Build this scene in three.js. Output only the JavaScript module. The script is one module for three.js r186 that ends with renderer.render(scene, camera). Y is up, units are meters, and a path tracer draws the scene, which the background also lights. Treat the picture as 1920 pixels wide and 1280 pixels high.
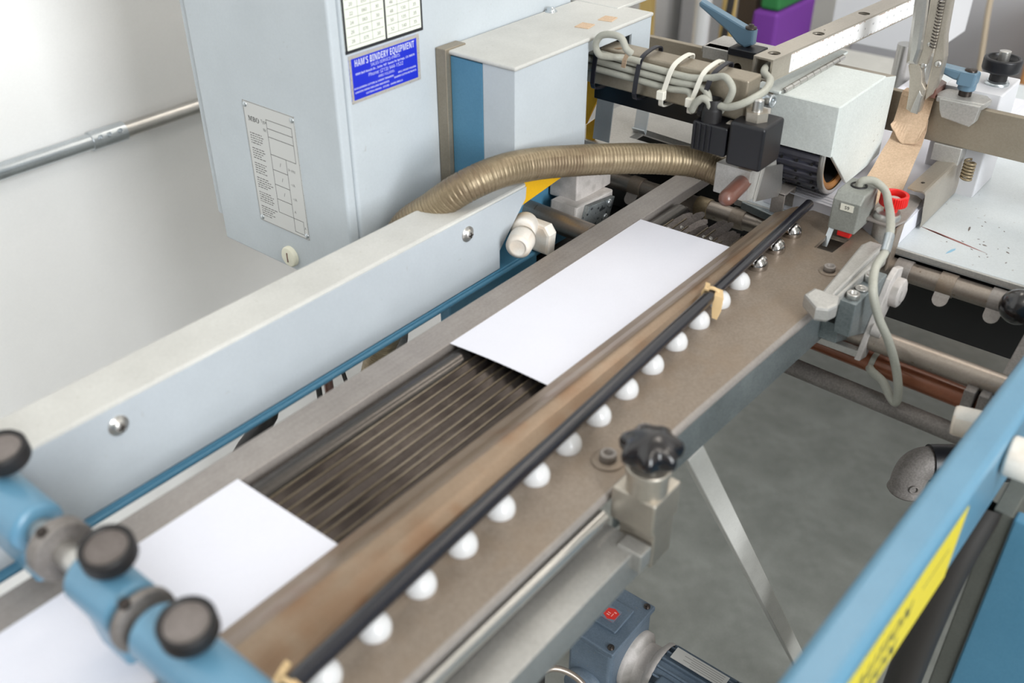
import * as THREE from 'three';
import { RoundedBoxGeometry } from 'three/addons/geometries/RoundedBoxGeometry.js';
import { mergeGeometries } from 'three/addons/utils/BufferGeometryUtils.js';
import { RectAreaLightUniformsLib } from 'three/addons/lights/RectAreaLightUniformsLib.js';

// ───────────────────────── camera, sky, light, exposure ─────────────────────────
const scene = new THREE.Scene();
const camera = new THREE.PerspectiveCamera(38.82, 1.5, 0.02, 60);
camera.position.set(0, 1.28, 0);
camera.lookAt(0.6455, 1.28 - 0.55795, -0.52154);
camera.focus = 1.0;
camera.userData.fStop = 5.0;
scene.background = new THREE.Color(0.80, 0.90, 1.0);
const renderer = new THREE.WebGLRenderer({ antialias: true });
renderer.toneMapping = THREE.LinearToneMapping;
renderer.toneMappingExposure = 0.78;
renderer.shadowMap.enabled = true;
RectAreaLightUniformsLib.init();
function areaLight(w, h, pos, look, color, intensity) {
  const l = new THREE.RectAreaLight(color, intensity, w, h);
  l.position.set(...pos); l.lookAt(...look); scene.add(l); return l;
}
// daylight entering through the tall window in the wall behind the photographer
const WIN = { x0: -2.0, x1: -0.5, y0: 1.1, y1: 5.0, z: 4.6 };
areaLight(WIN.x1 - WIN.x0, WIN.y1 - WIN.y0, [(WIN.x0 + WIN.x1) / 2, (WIN.y0 + WIN.y1) / 2, WIN.z - 0.03], [(WIN.x0 + WIN.x1) / 2, (WIN.y0 + WIN.y1) / 2, -5], new THREE.Color(0.95, 0.98, 1.0), 23.5);

// ───────────────────────── helpers ─────────────────────────
let seed = 7;
const rnd = () => { seed = (seed * 1664525 + 1013904223) >>> 0; return seed / 4294967296; };
const taken = {};
function numbered(n) { if (!(n in taken)) { taken[n] = 0; return n; } taken[n]++; return n + '_' + String(taken[n]).padStart(3, '0'); }
const V = (x, y, z) => new THREE.Vector3(x, y, z);
function uvBox(g0, s = 0.25) {
  const g = g0.index ? g0.toNonIndexed() : g0;
  const p = g.attributes.position, uv = new Float32Array(p.count * 2);
  const a = V(), b = V(), c = V(), n = V();
  for (let i = 0; i < p.count; i += 3) {
    a.fromBufferAttribute(p, i); b.fromBufferAttribute(p, i + 1); c.fromBufferAttribute(p, i + 2);
    n.copy(b).sub(a).cross(c.clone().sub(a));
    const ax = Math.abs(n.x), ay = Math.abs(n.y), az = Math.abs(n.z);
    [a, b, c].forEach((q, k) => {
      let u, v;
      if (ay >= ax && ay >= az) { u = q.x; v = q.z; } else if (ax >= az) { u = q.z; v = q.y; } else { u = q.x; v = q.y; }
      uv[(i + k) * 2] = u / s; uv[(i + k) * 2 + 1] = v / s;
    });
  }
  g.setAttribute('uv', new THREE.BufferAttribute(uv, 2));
  return g;
}
function mesh(name, geo, mat, parent = scene, keepUv = false) {
  if (Array.isArray(geo)) {
    geo = mergeGeometries(geo.map((g) => { const q = g.index ? g.toNonIndexed() : g; for (const k of Object.keys(q.attributes)) if (!['position', 'normal', 'uv'].includes(k)) q.deleteAttribute(k); return q; }));
  }
  if (!keepUv) geo = uvBox(geo);
  const m = new THREE.Mesh(geo, mat);
  m.name = parent === scene ? numbered(name) : name;
  m.castShadow = m.receiveShadow = true;
  parent.add(m); return m;
}
function tag(o, label, category, group, kind) { o.userData.label = label; o.userData.category = category; if (group) o.userData.group = group; if (kind) o.userData.kind = kind; return o; }
function thing(name, label, category, group) { const g = new THREE.Group(); g.name = numbered(name); scene.add(g); return tag(g, label, category, group); }
function struct(name, geo, mat) { const m = mesh(name, geo, mat); m.userData.kind = 'structure'; m.userData.label = name.replace(/_/g, ' ') + ' of the print workshop'; m.userData.category = name.split('_')[0]; return m; }
function bx(x0, x1, y0, y1, z0, z1, r = 0.0012) {
  const w = Math.abs(x1 - x0), h = Math.abs(y1 - y0), d = Math.abs(z1 - z0);
  const rr = Math.min(r, w * 0.45, h * 0.45, d * 0.45);
  const g = rr > 0.00005 ? new RoundedBoxGeometry(w, h, d, 2, rr) : new THREE.BoxGeometry(w, h, d);
  return g.translate((x0 + x1) / 2, (y0 + y1) / 2, (z0 + z1) / 2);
}
function aim(g, a, b) { // geometry built along +y from 0..len, moved to run a→b
  const d = V(...b).sub(V(...a)).normalize();
  const q = new THREE.Quaternion().setFromUnitVectors(V(0, 1, 0), d);
  return g.applyQuaternion(q).translate(...a);
}
function cy(a, b, r, r2 = r, seg = 32) {
  const len = V(...a).distanceTo(V(...b));
  return aim(new THREE.CylinderGeometry(r2, r, len, seg, 1).translate(0, len / 2, 0), a, b);
}
function lathe(a, b, prof, seg = 40) { // prof: [r, t] with t in metres along a→b
  return aim(new THREE.LatheGeometry(prof.map(([r, t]) => new THREE.Vector2(Math.max(r, 1e-5), t)), seg), a, b);
}
function curve(pts) { return new THREE.CatmullRomCurve3(pts.map((p) => V(...p)), false, 'centripetal'); }
function tube(pts, r, seg = 80, rad = 12) { return new THREE.TubeGeometry(curve(pts), seg, r, rad, false); }
function shapeOf(pts, holes = []) {
  const s = new THREE.Shape(pts.map((p) => new THREE.Vector2(...p)));
  for (const h of holes) s.holes.push(new THREE.Path(h.map((p) => new THREE.Vector2(...p))));
  return s;
}
function circlePts(cx, cyy, r, n = 24, ry = r) { return Array.from({ length: n }, (_, i) => [cx + r * Math.cos(i / n * 6.28319), cyy + ry * Math.sin(i / n * 6.28319)]); }
// extrude a polygon: 'z' takes (x,y) points, 'x' takes (z,y) points, 'y' takes (x,z) points
function prism(axis, pts, from, to, bev = 0.0008, holes = []) {
  const d = to - from, bb = Math.min(bev, d * 0.4);
  const sx = axis === 'x' ? -1 : 1;
  const map = (q) => axis === 'x' ? [-q[0], q[1]] : axis === 'y' ? [q[0], -q[1]] : q;
  const g = new THREE.ExtrudeGeometry(shapeOf(pts.map(map), holes.map((h) => h.map(map))), { depth: d - 2 * bb, bevelEnabled: bb > 0, bevelThickness: bb, bevelSize: bb, bevelOffset: -bb, bevelSegments: 2, curveSegments: 12 });
  g.translate(0, 0, bb);
  if (axis === 'z') return g.translate(0, 0, from);
  if (axis === 'x') return g.rotateY(Math.PI / 2).translate(from, 0, 0); // local x→-z, z→x
  return g.rotateX(-Math.PI / 2).translate(0, from, 0); // local y→-z, z→y
}
function hexNut(a, b, r) { const g = cy(a, b, r, r, 6).toNonIndexed(); g.computeVertexNormals(); return g; }
function capScrew(parent, p, n, r, h, mat, name = 'socket_screw') { // socket head cap screw
  const e = [p[0] + n[0] * h, p[1] + n[1] * h, p[2] + n[2] * h];
  const s = mesh(name, lathe(p, e, [[0, 0], [r, 0], [r, h * 0.88], [r * 0.9, h], [r * 0.52, h], [r * 0.5, h * 0.45], [0, h * 0.4]], 24), mat, parent);
  return s;
}
function ribbon(path, width, t) { // path: [x,y,zc]; flat strip, width along z
  const N = path.length, pos = [], idx = [];
  for (let i = 0; i < N; i++) {
    const p = path[i], q = path[Math.min(N - 1, i + 1)], o = path[Math.max(0, i - 1)];
    let dx = q[0] - o[0], dy = q[1] - o[1]; const L = Math.hypot(dx, dy); dx /= L; dy /= L;
    const w = Array.isArray(width) ? width[i] : width;
    for (const [s, k] of [[-1, 1], [1, 1], [1, -1], [-1, -1]]) pos.push(p[0] - dy * t / 2 * k, p[1] + dx * t / 2 * k, p[2] + s * w / 2);
  }
  for (let i = 0; i < N - 1; i++) for (let k = 0; k < 4; k++) { const a = i * 4 + k, b = i * 4 + (k + 1) % 4; idx.push(a, b, a + 4, b, b + 4, a + 4); }
  idx.push(0, 2, 1, 0, 3, 2); const e = (N - 1) * 4; idx.push(e, e + 1, e + 2, e, e + 2, e + 3);
  const g = new THREE.BufferGeometry(); g.setAttribute('position', new THREE.Float32BufferAttribute(pos, 3)); g.setIndex(idx);
  const ng = g.toNonIndexed(); ng.computeVertexNormals(); return ng;
}
function sheet(sections, t) { // sections: list of lists of [x,y,z] (same count); a bent plate of thickness t below
  const n = sections.length, m = sections[0].length, pos = [], idx = [];
  for (const dy of [0, -t]) for (const s of sections) for (const p of s) pos.push(p[0], p[1] + dy, p[2]);
  const id = (k, i, j) => k * n * m + i * m + j;
  for (let i = 0; i < n - 1; i++) for (let j = 0; j < m - 1; j++) {
    idx.push(id(0, i, j), id(0, i, j + 1), id(0, i + 1, j), id(0, i, j + 1), id(0, i + 1, j + 1), id(0, i + 1, j));
    idx.push(id(1, i, j), id(1, i + 1, j), id(1, i, j + 1), id(1, i, j + 1), id(1, i + 1, j), id(1, i + 1, j + 1));
  }
  const side = (a, b) => idx.push(id(0, ...a), id(1, ...a), id(0, ...b), id(0, ...b), id(1, ...a), id(1, ...b));
  for (let i = 0; i < n - 1; i++) { side([i, 0], [i + 1, 0]); side([i + 1, m - 1], [i, m - 1]); }
  for (let j = 0; j < m - 1; j++) { side([0, j + 1], [0, j]); side([n - 1, j], [n - 1, j + 1]); }
  const g = new THREE.BufferGeometry(); g.setAttribute('position', new THREE.Float32BufferAttribute(pos, 3)); g.setIndex(idx);
  const ng = g.toNonIndexed(); ng.computeVertexNormals(); return ng;
}

// ───────────────────────── textures and materials ─────────────────────────
function lattice(n, sd) { let s = sd >>> 0; const a = new Float32Array(n * n); for (let i = 0; i < a.length; i++) { s = (s * 1664525 + 1013904223) >>> 0; a[i] = s / 4294967296; } return a; }
function vnoise(n, sd) { const L = lattice(n, sd); return (u, v) => { u = ((u % 1) + 1) % 1 * n; v = ((v % 1) + 1) % 1 * n; const i = Math.floor(u), j = Math.floor(v), f = u - i, g = v - j, a = f * f * (3 - 2 * f), b = g * g * (3 - 2 * g); const at = (x, y) => L[(y % n) * n + (x % n)]; return (at(i, j) * (1 - a) + at(i + 1, j) * a) * (1 - b) + (at(i, j + 1) * (1 - a) + at(i + 1, j + 1) * a) * b; }; }
function dataTex(size, fn, srgb = true) {
  const d = new Uint8Array(size * size * 4);
  for (let j = 0; j < size; j++) for (let i = 0; i < size; i++) { const c = fn(i / size, j / size); const k = (j * size + i) * 4; d[k] = c[0]; d[k + 1] = c[1]; d[k + 2] = c[2]; d[k + 3] = 255; }
  const t = new THREE.DataTexture(d, size, size); t.wrapS = t.wrapT = THREE.RepeatWrapping; t.magFilter = THREE.LinearFilter; t.minFilter = THREE.LinearFilter; if (srgb) t.colorSpace = THREE.SRGBColorSpace; t.needsUpdate = true; return t;
}
const cl = (x) => Math.max(0, Math.min(255, x));
// grain of a painted or metal surface: base colour, cloudy variation, fine grain, dark specks
function grainTex(rgb, { cloud = 6, fine = 3, specks = 0, speckCol = [70, 60, 55], streak = 0, sd = 1, size = 512, tint = null, tintAmt = 0 } = {}) {
  const a = vnoise(5, sd), b = vnoise(17, sd + 3), c = vnoise(230, sd + 9), s1 = vnoise(64, sd + 11), s2 = vnoise(3, sd + 12), st = vnoise(200, sd + 5), t1 = vnoise(7, sd + 21), t2 = vnoise(29, sd + 22);
  return dataTex(size, (u, v) => {
    let k = (a(u, v) - 0.5) * 2 * cloud + (b(u, v) - 0.5) * cloud + (c(u, v) - 0.5) * 2 * fine;
    if (streak) k += (st(u * 0.03, v) - 0.5) * 2 * streak;
    let r = rgb[0] + k, g = rgb[1] + k, bl = rgb[2] + k;
    if (tint) { const m = Math.max(0, (t1(u, v) * 0.6 + t2(u, v) * 0.4 - 0.48)) * 3 * tintAmt; r += (tint[0] - r) * m; g += (tint[1] - g) * m; bl += (tint[2] - bl) * m; }
    if (specks) { const q = s1(u, v), w = s2(u * 2, v * 2); if (q > 1 - specks * (0.4 + w)) { const m = Math.min(1, (q - (1 - specks * (0.4 + w))) * 9); r += (speckCol[0] - r) * m; g += (speckCol[1] - g) * m; bl += (speckCol[2] - bl) * m; } }
    return [cl(r), cl(g), cl(bl)];
  });
}
const bumpFine = dataTex(256, (() => { const a = vnoise(90, 91), b = vnoise(30, 92); return (u, v) => { const k = cl(128 + (a(u, v) - 0.5) * 140 + (b(u, v) - 0.5) * 60); return [k, k, k]; }; })(), false);
const std = (o) => new THREE.MeshStandardMaterial(o);
const phys = (o) => new THREE.MeshPhysicalMaterial(o);
const M = {
  wall: std({ map: grainTex([246, 245, 243], { cloud: 1, fine: 2, sd: 2 }), roughness: 0.95 }),
  wallGrey: std({ map: grainTex([140, 138, 136], { cloud: 2, fine: 2, sd: 3 }), roughness: 0.95 }),
  ceiling: std({ color: 0xe8e7e3, roughness: 0.95 }),
  floor: std({ map: grainTex([130, 132, 127], { cloud: 9, fine: 5, specks: 0.05, speckCol: [110, 108, 102], sd: 4 }), roughness: 0.6 }),
  paint: std({ map: grainTex([193, 200, 205], { cloud: 3, fine: 2, specks: 0.035, speckCol: [150, 146, 140], sd: 11 }), roughness: 0.5, bumpMap: bumpFine, bumpScale: 0.00008 }),
  coverPaint: std({ map: grainTex([184, 191, 197], { cloud: 3, fine: 2, specks: 0.035, speckCol: [146, 142, 136], sd: 13 }), roughness: 0.5, bumpMap: bumpFine, bumpScale: 0.00008 }),
  paintDusty: std({ map: grainTex([200, 199, 194], { cloud: 6, fine: 4, specks: 0.05, speckCol: [165, 160, 150], sd: 14 }), roughness: 0.6 }),
  paintHood: std({ map: grainTex([210, 215, 212], { cloud: 4, fine: 7, specks: 0.05, speckCol: [120, 116, 108], sd: 16 }), roughness: 0.55, bumpMap: bumpFine, bumpScale: 0.0002 }),
  tablePaint: std({ map: grainTex([205, 211, 214], { cloud: 5, fine: 4, specks: 0.07, speckCol: [120, 110, 104], sd: 18 }), roughness: 0.5 }),
  blue: std({ map: grainTex([80, 134, 164], { cloud: 4, fine: 3, specks: 0.02, speckCol: [120, 150, 165], sd: 21 }), roughness: 0.42 }),
  blueLight: phys({ map: grainTex([96, 144, 172], { cloud: 4, fine: 2, sd: 23 }), roughness: 0.35, clearcoat: 0.4, clearcoatRoughness: 0.25 }),
  blueLever: phys({ color: 0x5f7c90, roughness: 0.4, clearcoat: 0.3, clearcoatRoughness: 0.3 }),
  yellow: std({ map: grainTex([232, 178, 20], { cloud: 6, fine: 3, sd: 25 }), roughness: 0.5 }),
  steel: std({ map: grainTex([152, 145, 140], { cloud: 6, fine: 6, streak: 4, specks: 0.03, speckCol: [106, 98, 94], sd: 31 }), metalness: 0.2, roughness: 0.42 }),
  steelBrown: std({ map: grainTex([147, 134, 121], { cloud: 5, fine: 8, specks: 0.02, speckCol: [118, 104, 92], sd: 33, tint: [146, 126, 106], tintAmt: 0.35 }), metalness: 0.45, roughness: 0.48 }),
  steelGuide: std({ map: grainTex([146, 126, 106], { cloud: 5, fine: 4, streak: 2, sd: 35, tint: [128, 90, 62], tintAmt: 0.4 }), metalness: 0.5, roughness: 0.3 }),
  steelBlue: std({ map: grainTex([142, 150, 152], { cloud: 14, fine: 9, specks: 0.08, speckCol: [96, 106, 112], sd: 37 }), metalness: 0.6, roughness: 0.45 }),
  nickel: std({ map: grainTex([188, 180, 168], { cloud: 8, fine: 5, specks: 0.03, speckCol: [140, 112, 80], sd: 39 }), metalness: 0.75, roughness: 0.38 }),
  bronzeBar: std({ map: grainTex([156, 146, 130], { cloud: 7, fine: 4, specks: 0.03, speckCol: [118, 100, 78], sd: 41 }), metalness: 0.6, roughness: 0.48 }),
  shaft: std({ map: grainTex([160, 149, 139], { cloud: 8, fine: 5, specks: 0.08, speckCol: [90, 72, 60], sd: 43 }), metalness: 0.7, roughness: 0.36 }),
  bright: std({ map: grainTex([196, 194, 190], { cloud: 8, fine: 4, specks: 0.03, speckCol: [150, 146, 140], sd: 45 }), metalness: 0.85, roughness: 0.3 }),
  alu: std({ map: grainTex([190, 188, 184], { cloud: 9, fine: 8, specks: 0.05, speckCol: [138, 128, 118], sd: 47 }), metalness: 0.6, roughness: 0.45 }),
  zinc: std({ map: grainTex([198, 204, 208], { cloud: 10, fine: 5, sd: 49 }), metalness: 0.85, roughness: 0.28 }),
  chrome: std({ color: 0xb9b6b4, metalness: 1, roughness: 0.06 }),
  darkSteel: std({ map: grainTex([66, 60, 57], { cloud: 6, fine: 5, streak: 6, sd: 51 }), metalness: 0.8, roughness: 0.36 }),
  bladeSteel: std({ map: grainTex([80, 73, 69], { cloud: 8, fine: 8, streak: 8, sd: 53, tint: [48, 42, 40], tintAmt: 0.8 }), metalness: 0.8, roughness: 0.36 }),
  rollerSteel: std({ map: grainTex([92, 88, 85], { cloud: 4, fine: 4, streak: 3, sd: 52 }), metalness: 0.9, roughness: 0.24 }),
  tipSteel: std({ map: grainTex([134, 126, 122], { cloud: 24, fine: 14, specks: 0.12, speckCol: [70, 64, 62], sd: 56, tint: [88, 80, 78], tintAmt: 0.8 }), metalness: 0.75, roughness: 0.32 }),
  bladeEdge: std({ map: grainTex([132, 121, 105], { cloud: 26, fine: 6, sd: 54 }), metalness: 0.85, roughness: 0.35 }),
  brass: std({ map: grainTex([146, 131, 106], { cloud: 10, fine: 8, sd: 55, tint: [112, 94, 74], tintAmt: 0.7 }), metalness: 0.5, roughness: 0.4 }),
  brownRod: phys({ color: 0x6e4a40, roughness: 0.35, clearcoat: 0.3 }),
  copperRoller: phys({ map: grainTex([130, 74, 46], { cloud: 8, fine: 3, sd: 57 }), metalness: 0.2, roughness: 0.4, clearcoat: 0.3 }),
  black: phys({ color: 0x17171c, roughness: 0.38 }),
  blackRubber: std({ color: 0x1c1a1b, roughness: 0.55 }),
  blackGloss: phys({ color: 0x120d10, roughness: 0.22, clearcoat: 0.5, clearcoatRoughness: 0.15 }),
  blackRod: phys({ color: 0x1d1d24, roughness: 0.2, clearcoat: 0.4, clearcoatRoughness: 0.2 }),
  drum: phys({ color: 0x40404a, roughness: 0.22, clearcoat: 0.4, clearcoatRoughness: 0.2 }),
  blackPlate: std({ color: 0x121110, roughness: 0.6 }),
  knobFace: std({ map: grainTex([120, 112, 108], { cloud: 10, fine: 8, sd: 59 }), roughness: 0.6, metalness: 0.2 }),
  white: phys({ color: 0xd9d9da, roughness: 0.22, clearcoat: 0.4, clearcoatRoughness: 0.15 }),
  whiteCap: std({ map: grainTex([230, 224, 215], { cloud: 6, fine: 4, sd: 61, tint: [206, 174, 142], tintAmt: 0.35 }), roughness: 0.5 }),
  ivory: phys({ color: 0xe6e3cf, roughness: 0.35 }),
  paper: std({ map: grainTex([229, 229, 238], { cloud: 1, fine: 1, sd: 63 }), roughness: 0.85, side: THREE.DoubleSide }),
  kraft: std({ map: grainTex([208, 180, 152], { cloud: 5, fine: 9, specks: 0.06, speckCol: [180, 144, 108], sd: 65 }), roughness: 0.9 }),
  cableGrey: std({ map: grainTex([170, 169, 158], { cloud: 8, fine: 4, specks: 0.03, speckCol: [120, 112, 100], sd: 67 }), roughness: 0.55 }),
  cableBlack: std({ color: 0x2a2725, roughness: 0.5 }),
  tieWhite: std({ color: 0xe8e4d8, roughness: 0.45 }),
  tieBlack: std({ color: 0x22222a, roughness: 0.45 }),
  red: phys({ color: 0xe0201c, roughness: 0.35, clearcoat: 0.3 }),
  rubberBand: std({ color: 0xd8b98a, roughness: 0.6 }),
  motor: std({ map: grainTex([92, 106, 120], { cloud: 8, fine: 6, specks: 0.06, speckCol: [126, 112, 96], sd: 69 }), roughness: 0.5 }),
  castGrey: std({ map: grainTex([128, 122, 118], { cloud: 12, fine: 12, sd: 71 }), roughness: 0.6, metalness: 0.3 }),
  sensorGrey: std({ map: grainTex([150, 152, 146], { cloud: 6, fine: 7, sd: 72 }), roughness: 0.55, metalness: 0.2 }),
  darkPanel: std({ map: grainTex([92, 94, 88], { cloud: 4, fine: 4, sd: 74 }), roughness: 0.6 }),
  cordTan: std({ color: 0xb9aa94, roughness: 0.6 }),
  castPale: std({ map: grainTex([196, 190, 186], { cloud: 10, fine: 6, sd: 73, tint: [120, 116, 110], tintAmt: 0.6 }), roughness: 0.6 }),
  greaseCast: std({ map: grainTex([124, 130, 132], { cloud: 40, fine: 12, specks: 0.2, speckCol: [58, 62, 66], sd: 75 }), roughness: 0.4, metalness: 0.5 }),
  orange: std({ color: 0xc98a4a, roughness: 0.5 }),
  purple: std({ color: 0x6a2c8c, roughness: 0.7 }), green: std({ color: 0x1f6b34, roughness: 0.7 }), tan: std({ color: 0xcdb06e, roughness: 0.7 }), cardboard: std({ color: 0xc08a58, roughness: 0.8 }), greyBox: std({ color: 0xbcbcc0, roughness: 0.6 }), paleBox: std({ color: 0xd8d8dc, roughness: 0.6 }), brownWood: std({ color: 0x6d5f50, roughness: 0.7 }),
  glass: phys({ color: 0xffffff, transmission: 1, thickness: 0, roughness: 0.02 }),
};
function canvasTex(w, h, draw) { const c = document.createElement('canvas'); c.width = w; c.height = h; const x = c.getContext('2d'); draw(x, w, h); const t = new THREE.CanvasTexture(c); t.colorSpace = THREE.SRGBColorSpace; return t; }
const printMat = (tex, o = {}) => std({ map: tex, roughness: 0.45, ...o });
function label(name, tex, w, h, pos, face, parent, o = {}) { // a thin printed sheet; face 'z' looks to +z, 'x' looks to -x, 'y' looks up
  const t = o.t ?? 0.0005;
  const g = new THREE.BoxGeometry(w, h, t);
  const m = mesh(name, g, printMat(tex, o.mat), parent, true);
  if (face === 'x') m.rotation.y = -Math.PI / 2; else if (face === 'y') m.rotation.x = -Math.PI / 2;
  if (o.rot) m.rotation.set(...o.rot);
  m.position.set(...pos); return m;
}

// ───────────────────────── the room ─────────────────────────
const RX0 = -3.4, RX1 = 4.2, RZ0 = -1.33, RZ1 = WIN.z, RY = 5.3;
struct('floor', bx(RX0 - 0.1, RX1 + 0.1, -0.1, 0, RZ0 - 0.1, RZ1 + 0.1, 0), M.floor);
struct('ceiling', bx(RX0 - 0.1, RX1 + 0.1, RY, RY + 0.1, RZ0 - 0.1, RZ1 + 0.1, 0), M.ceiling);
struct('wall_left', bx(RX0 - 0.1, RX1 + 0.1, 0, RY, RZ0 - 0.1, RZ0, 0), M.wall);
struct('wall_far', bx(RX1, RX1 + 0.1, 0, RY, RZ0, RZ1, 0), M.wall);
struct('wall_near', bx(RX0 - 0.1, RX0, 0, RY, RZ0, RZ1, 0), M.wallGrey);
struct('wall_right', prism('z', [[RX0 - 0.1, 0], [RX1 + 0.1, 0], [RX1 + 0.1, RY], [RX0 - 0.1, RY]], RZ1, RZ1 + 0.1, 0, [[[WIN.x0, WIN.y0], [WIN.x1, WIN.y0], [WIN.x1, WIN.y1], [WIN.x0, WIN.y1]]]), M.wall);
{
  const w = new THREE.Group(); w.name = 'window_1'; scene.add(w); w.userData = { kind: 'structure', label: 'tall white framed window behind the photographer', category: 'window' };
  const f = 0.05, z0 = RZ1 + 0.02, z1 = RZ1 + 0.07;
  mesh('window_frame', [bx(WIN.x0, WIN.x1, WIN.y0, WIN.y0 + f, z0, z1), bx(WIN.x0, WIN.x1, WIN.y1 - f, WIN.y1, z0, z1), bx(WIN.x0, WIN.x0 + f, WIN.y0, WIN.y1, z0, z1), bx(WIN.x1 - f, WIN.x1, WIN.y0, WIN.y1, z0, z1)], M.paleBox, w);
  mesh('pane', bx(WIN.x0 + f, WIN.x1 - f, WIN.y0 + f, WIN.y1 - f, RZ1 + 0.043, RZ1 + 0.047, 0), M.glass, w);
}
// ceiling fittings: long fluorescent panels
const lampGlow = std({ color: 0xffffff, emissive: new THREE.Color(1, 0.93, 0.84), emissiveIntensity: 2.2, roughness: 0.8 });
const LY = 3.35; // fittings hang below the high ceiling on rods
for (const [lx, lz] of [[0.4, 0.9], [2.4, 0.9], [2.4, -0.5]]) {
  const t = thing('ceiling_light', 'long white fluorescent panel hanging from the workshop ceiling', 'ceiling light', 'fluorescent ceiling panels');
  mesh('housing', bx(lx - 0.62, lx + 0.62, LY, LY + 0.07, lz - 0.17, lz + 0.17, 0.004), M.paleBox, t);
  mesh('diffuser', bx(lx - 0.6, lx + 0.6, LY - 0.006, LY, lz - 0.15, lz + 0.15, 0), lampGlow, t);
  for (const d of [-0.5, 0.5]) mesh('hanger_rod', cy([lx + d, LY + 0.07, lz], [lx + d, RY, lz], 0.005, 0.005, 8), M.zinc, t);
  areaLight(1.2, 0.3, [lx, LY - 0.01, lz], [lx, 0, lz + 1e-4], new THREE.Color(1, 0.9, 0.79), 8.0);
}
// conduit along the white wall
{
  const y = 0.7355, z = -1.312;
  const t = thing('wall_conduit', 'galvanised steel conduit running along the white wall', 'pipe');
  mesh('pipe', cy([RX0 + 0.01, y, z], [0.672, y, z], 0.0117), M.zinc, t);
  mesh('pipe', cy([0.672, y, z], [RX1 - 0.01, y, z], 0.0112), M.bright, t);
  mesh('coupling', lathe([0.648, y, z], [0.705, y, z], [[0.0118, 0], [0.0142, 0.001], [0.0142, 0.056], [0.0118, 0.057]]), M.zinc, t);
  for (const dx of [0.66, 0.674, 0.692]) capScrew(t, [dx, y + 0.006, z + 0.011], [0, 0.45, 0.89], 0.0036, 0.005, M.zinc, 'set_screw');
}

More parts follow.
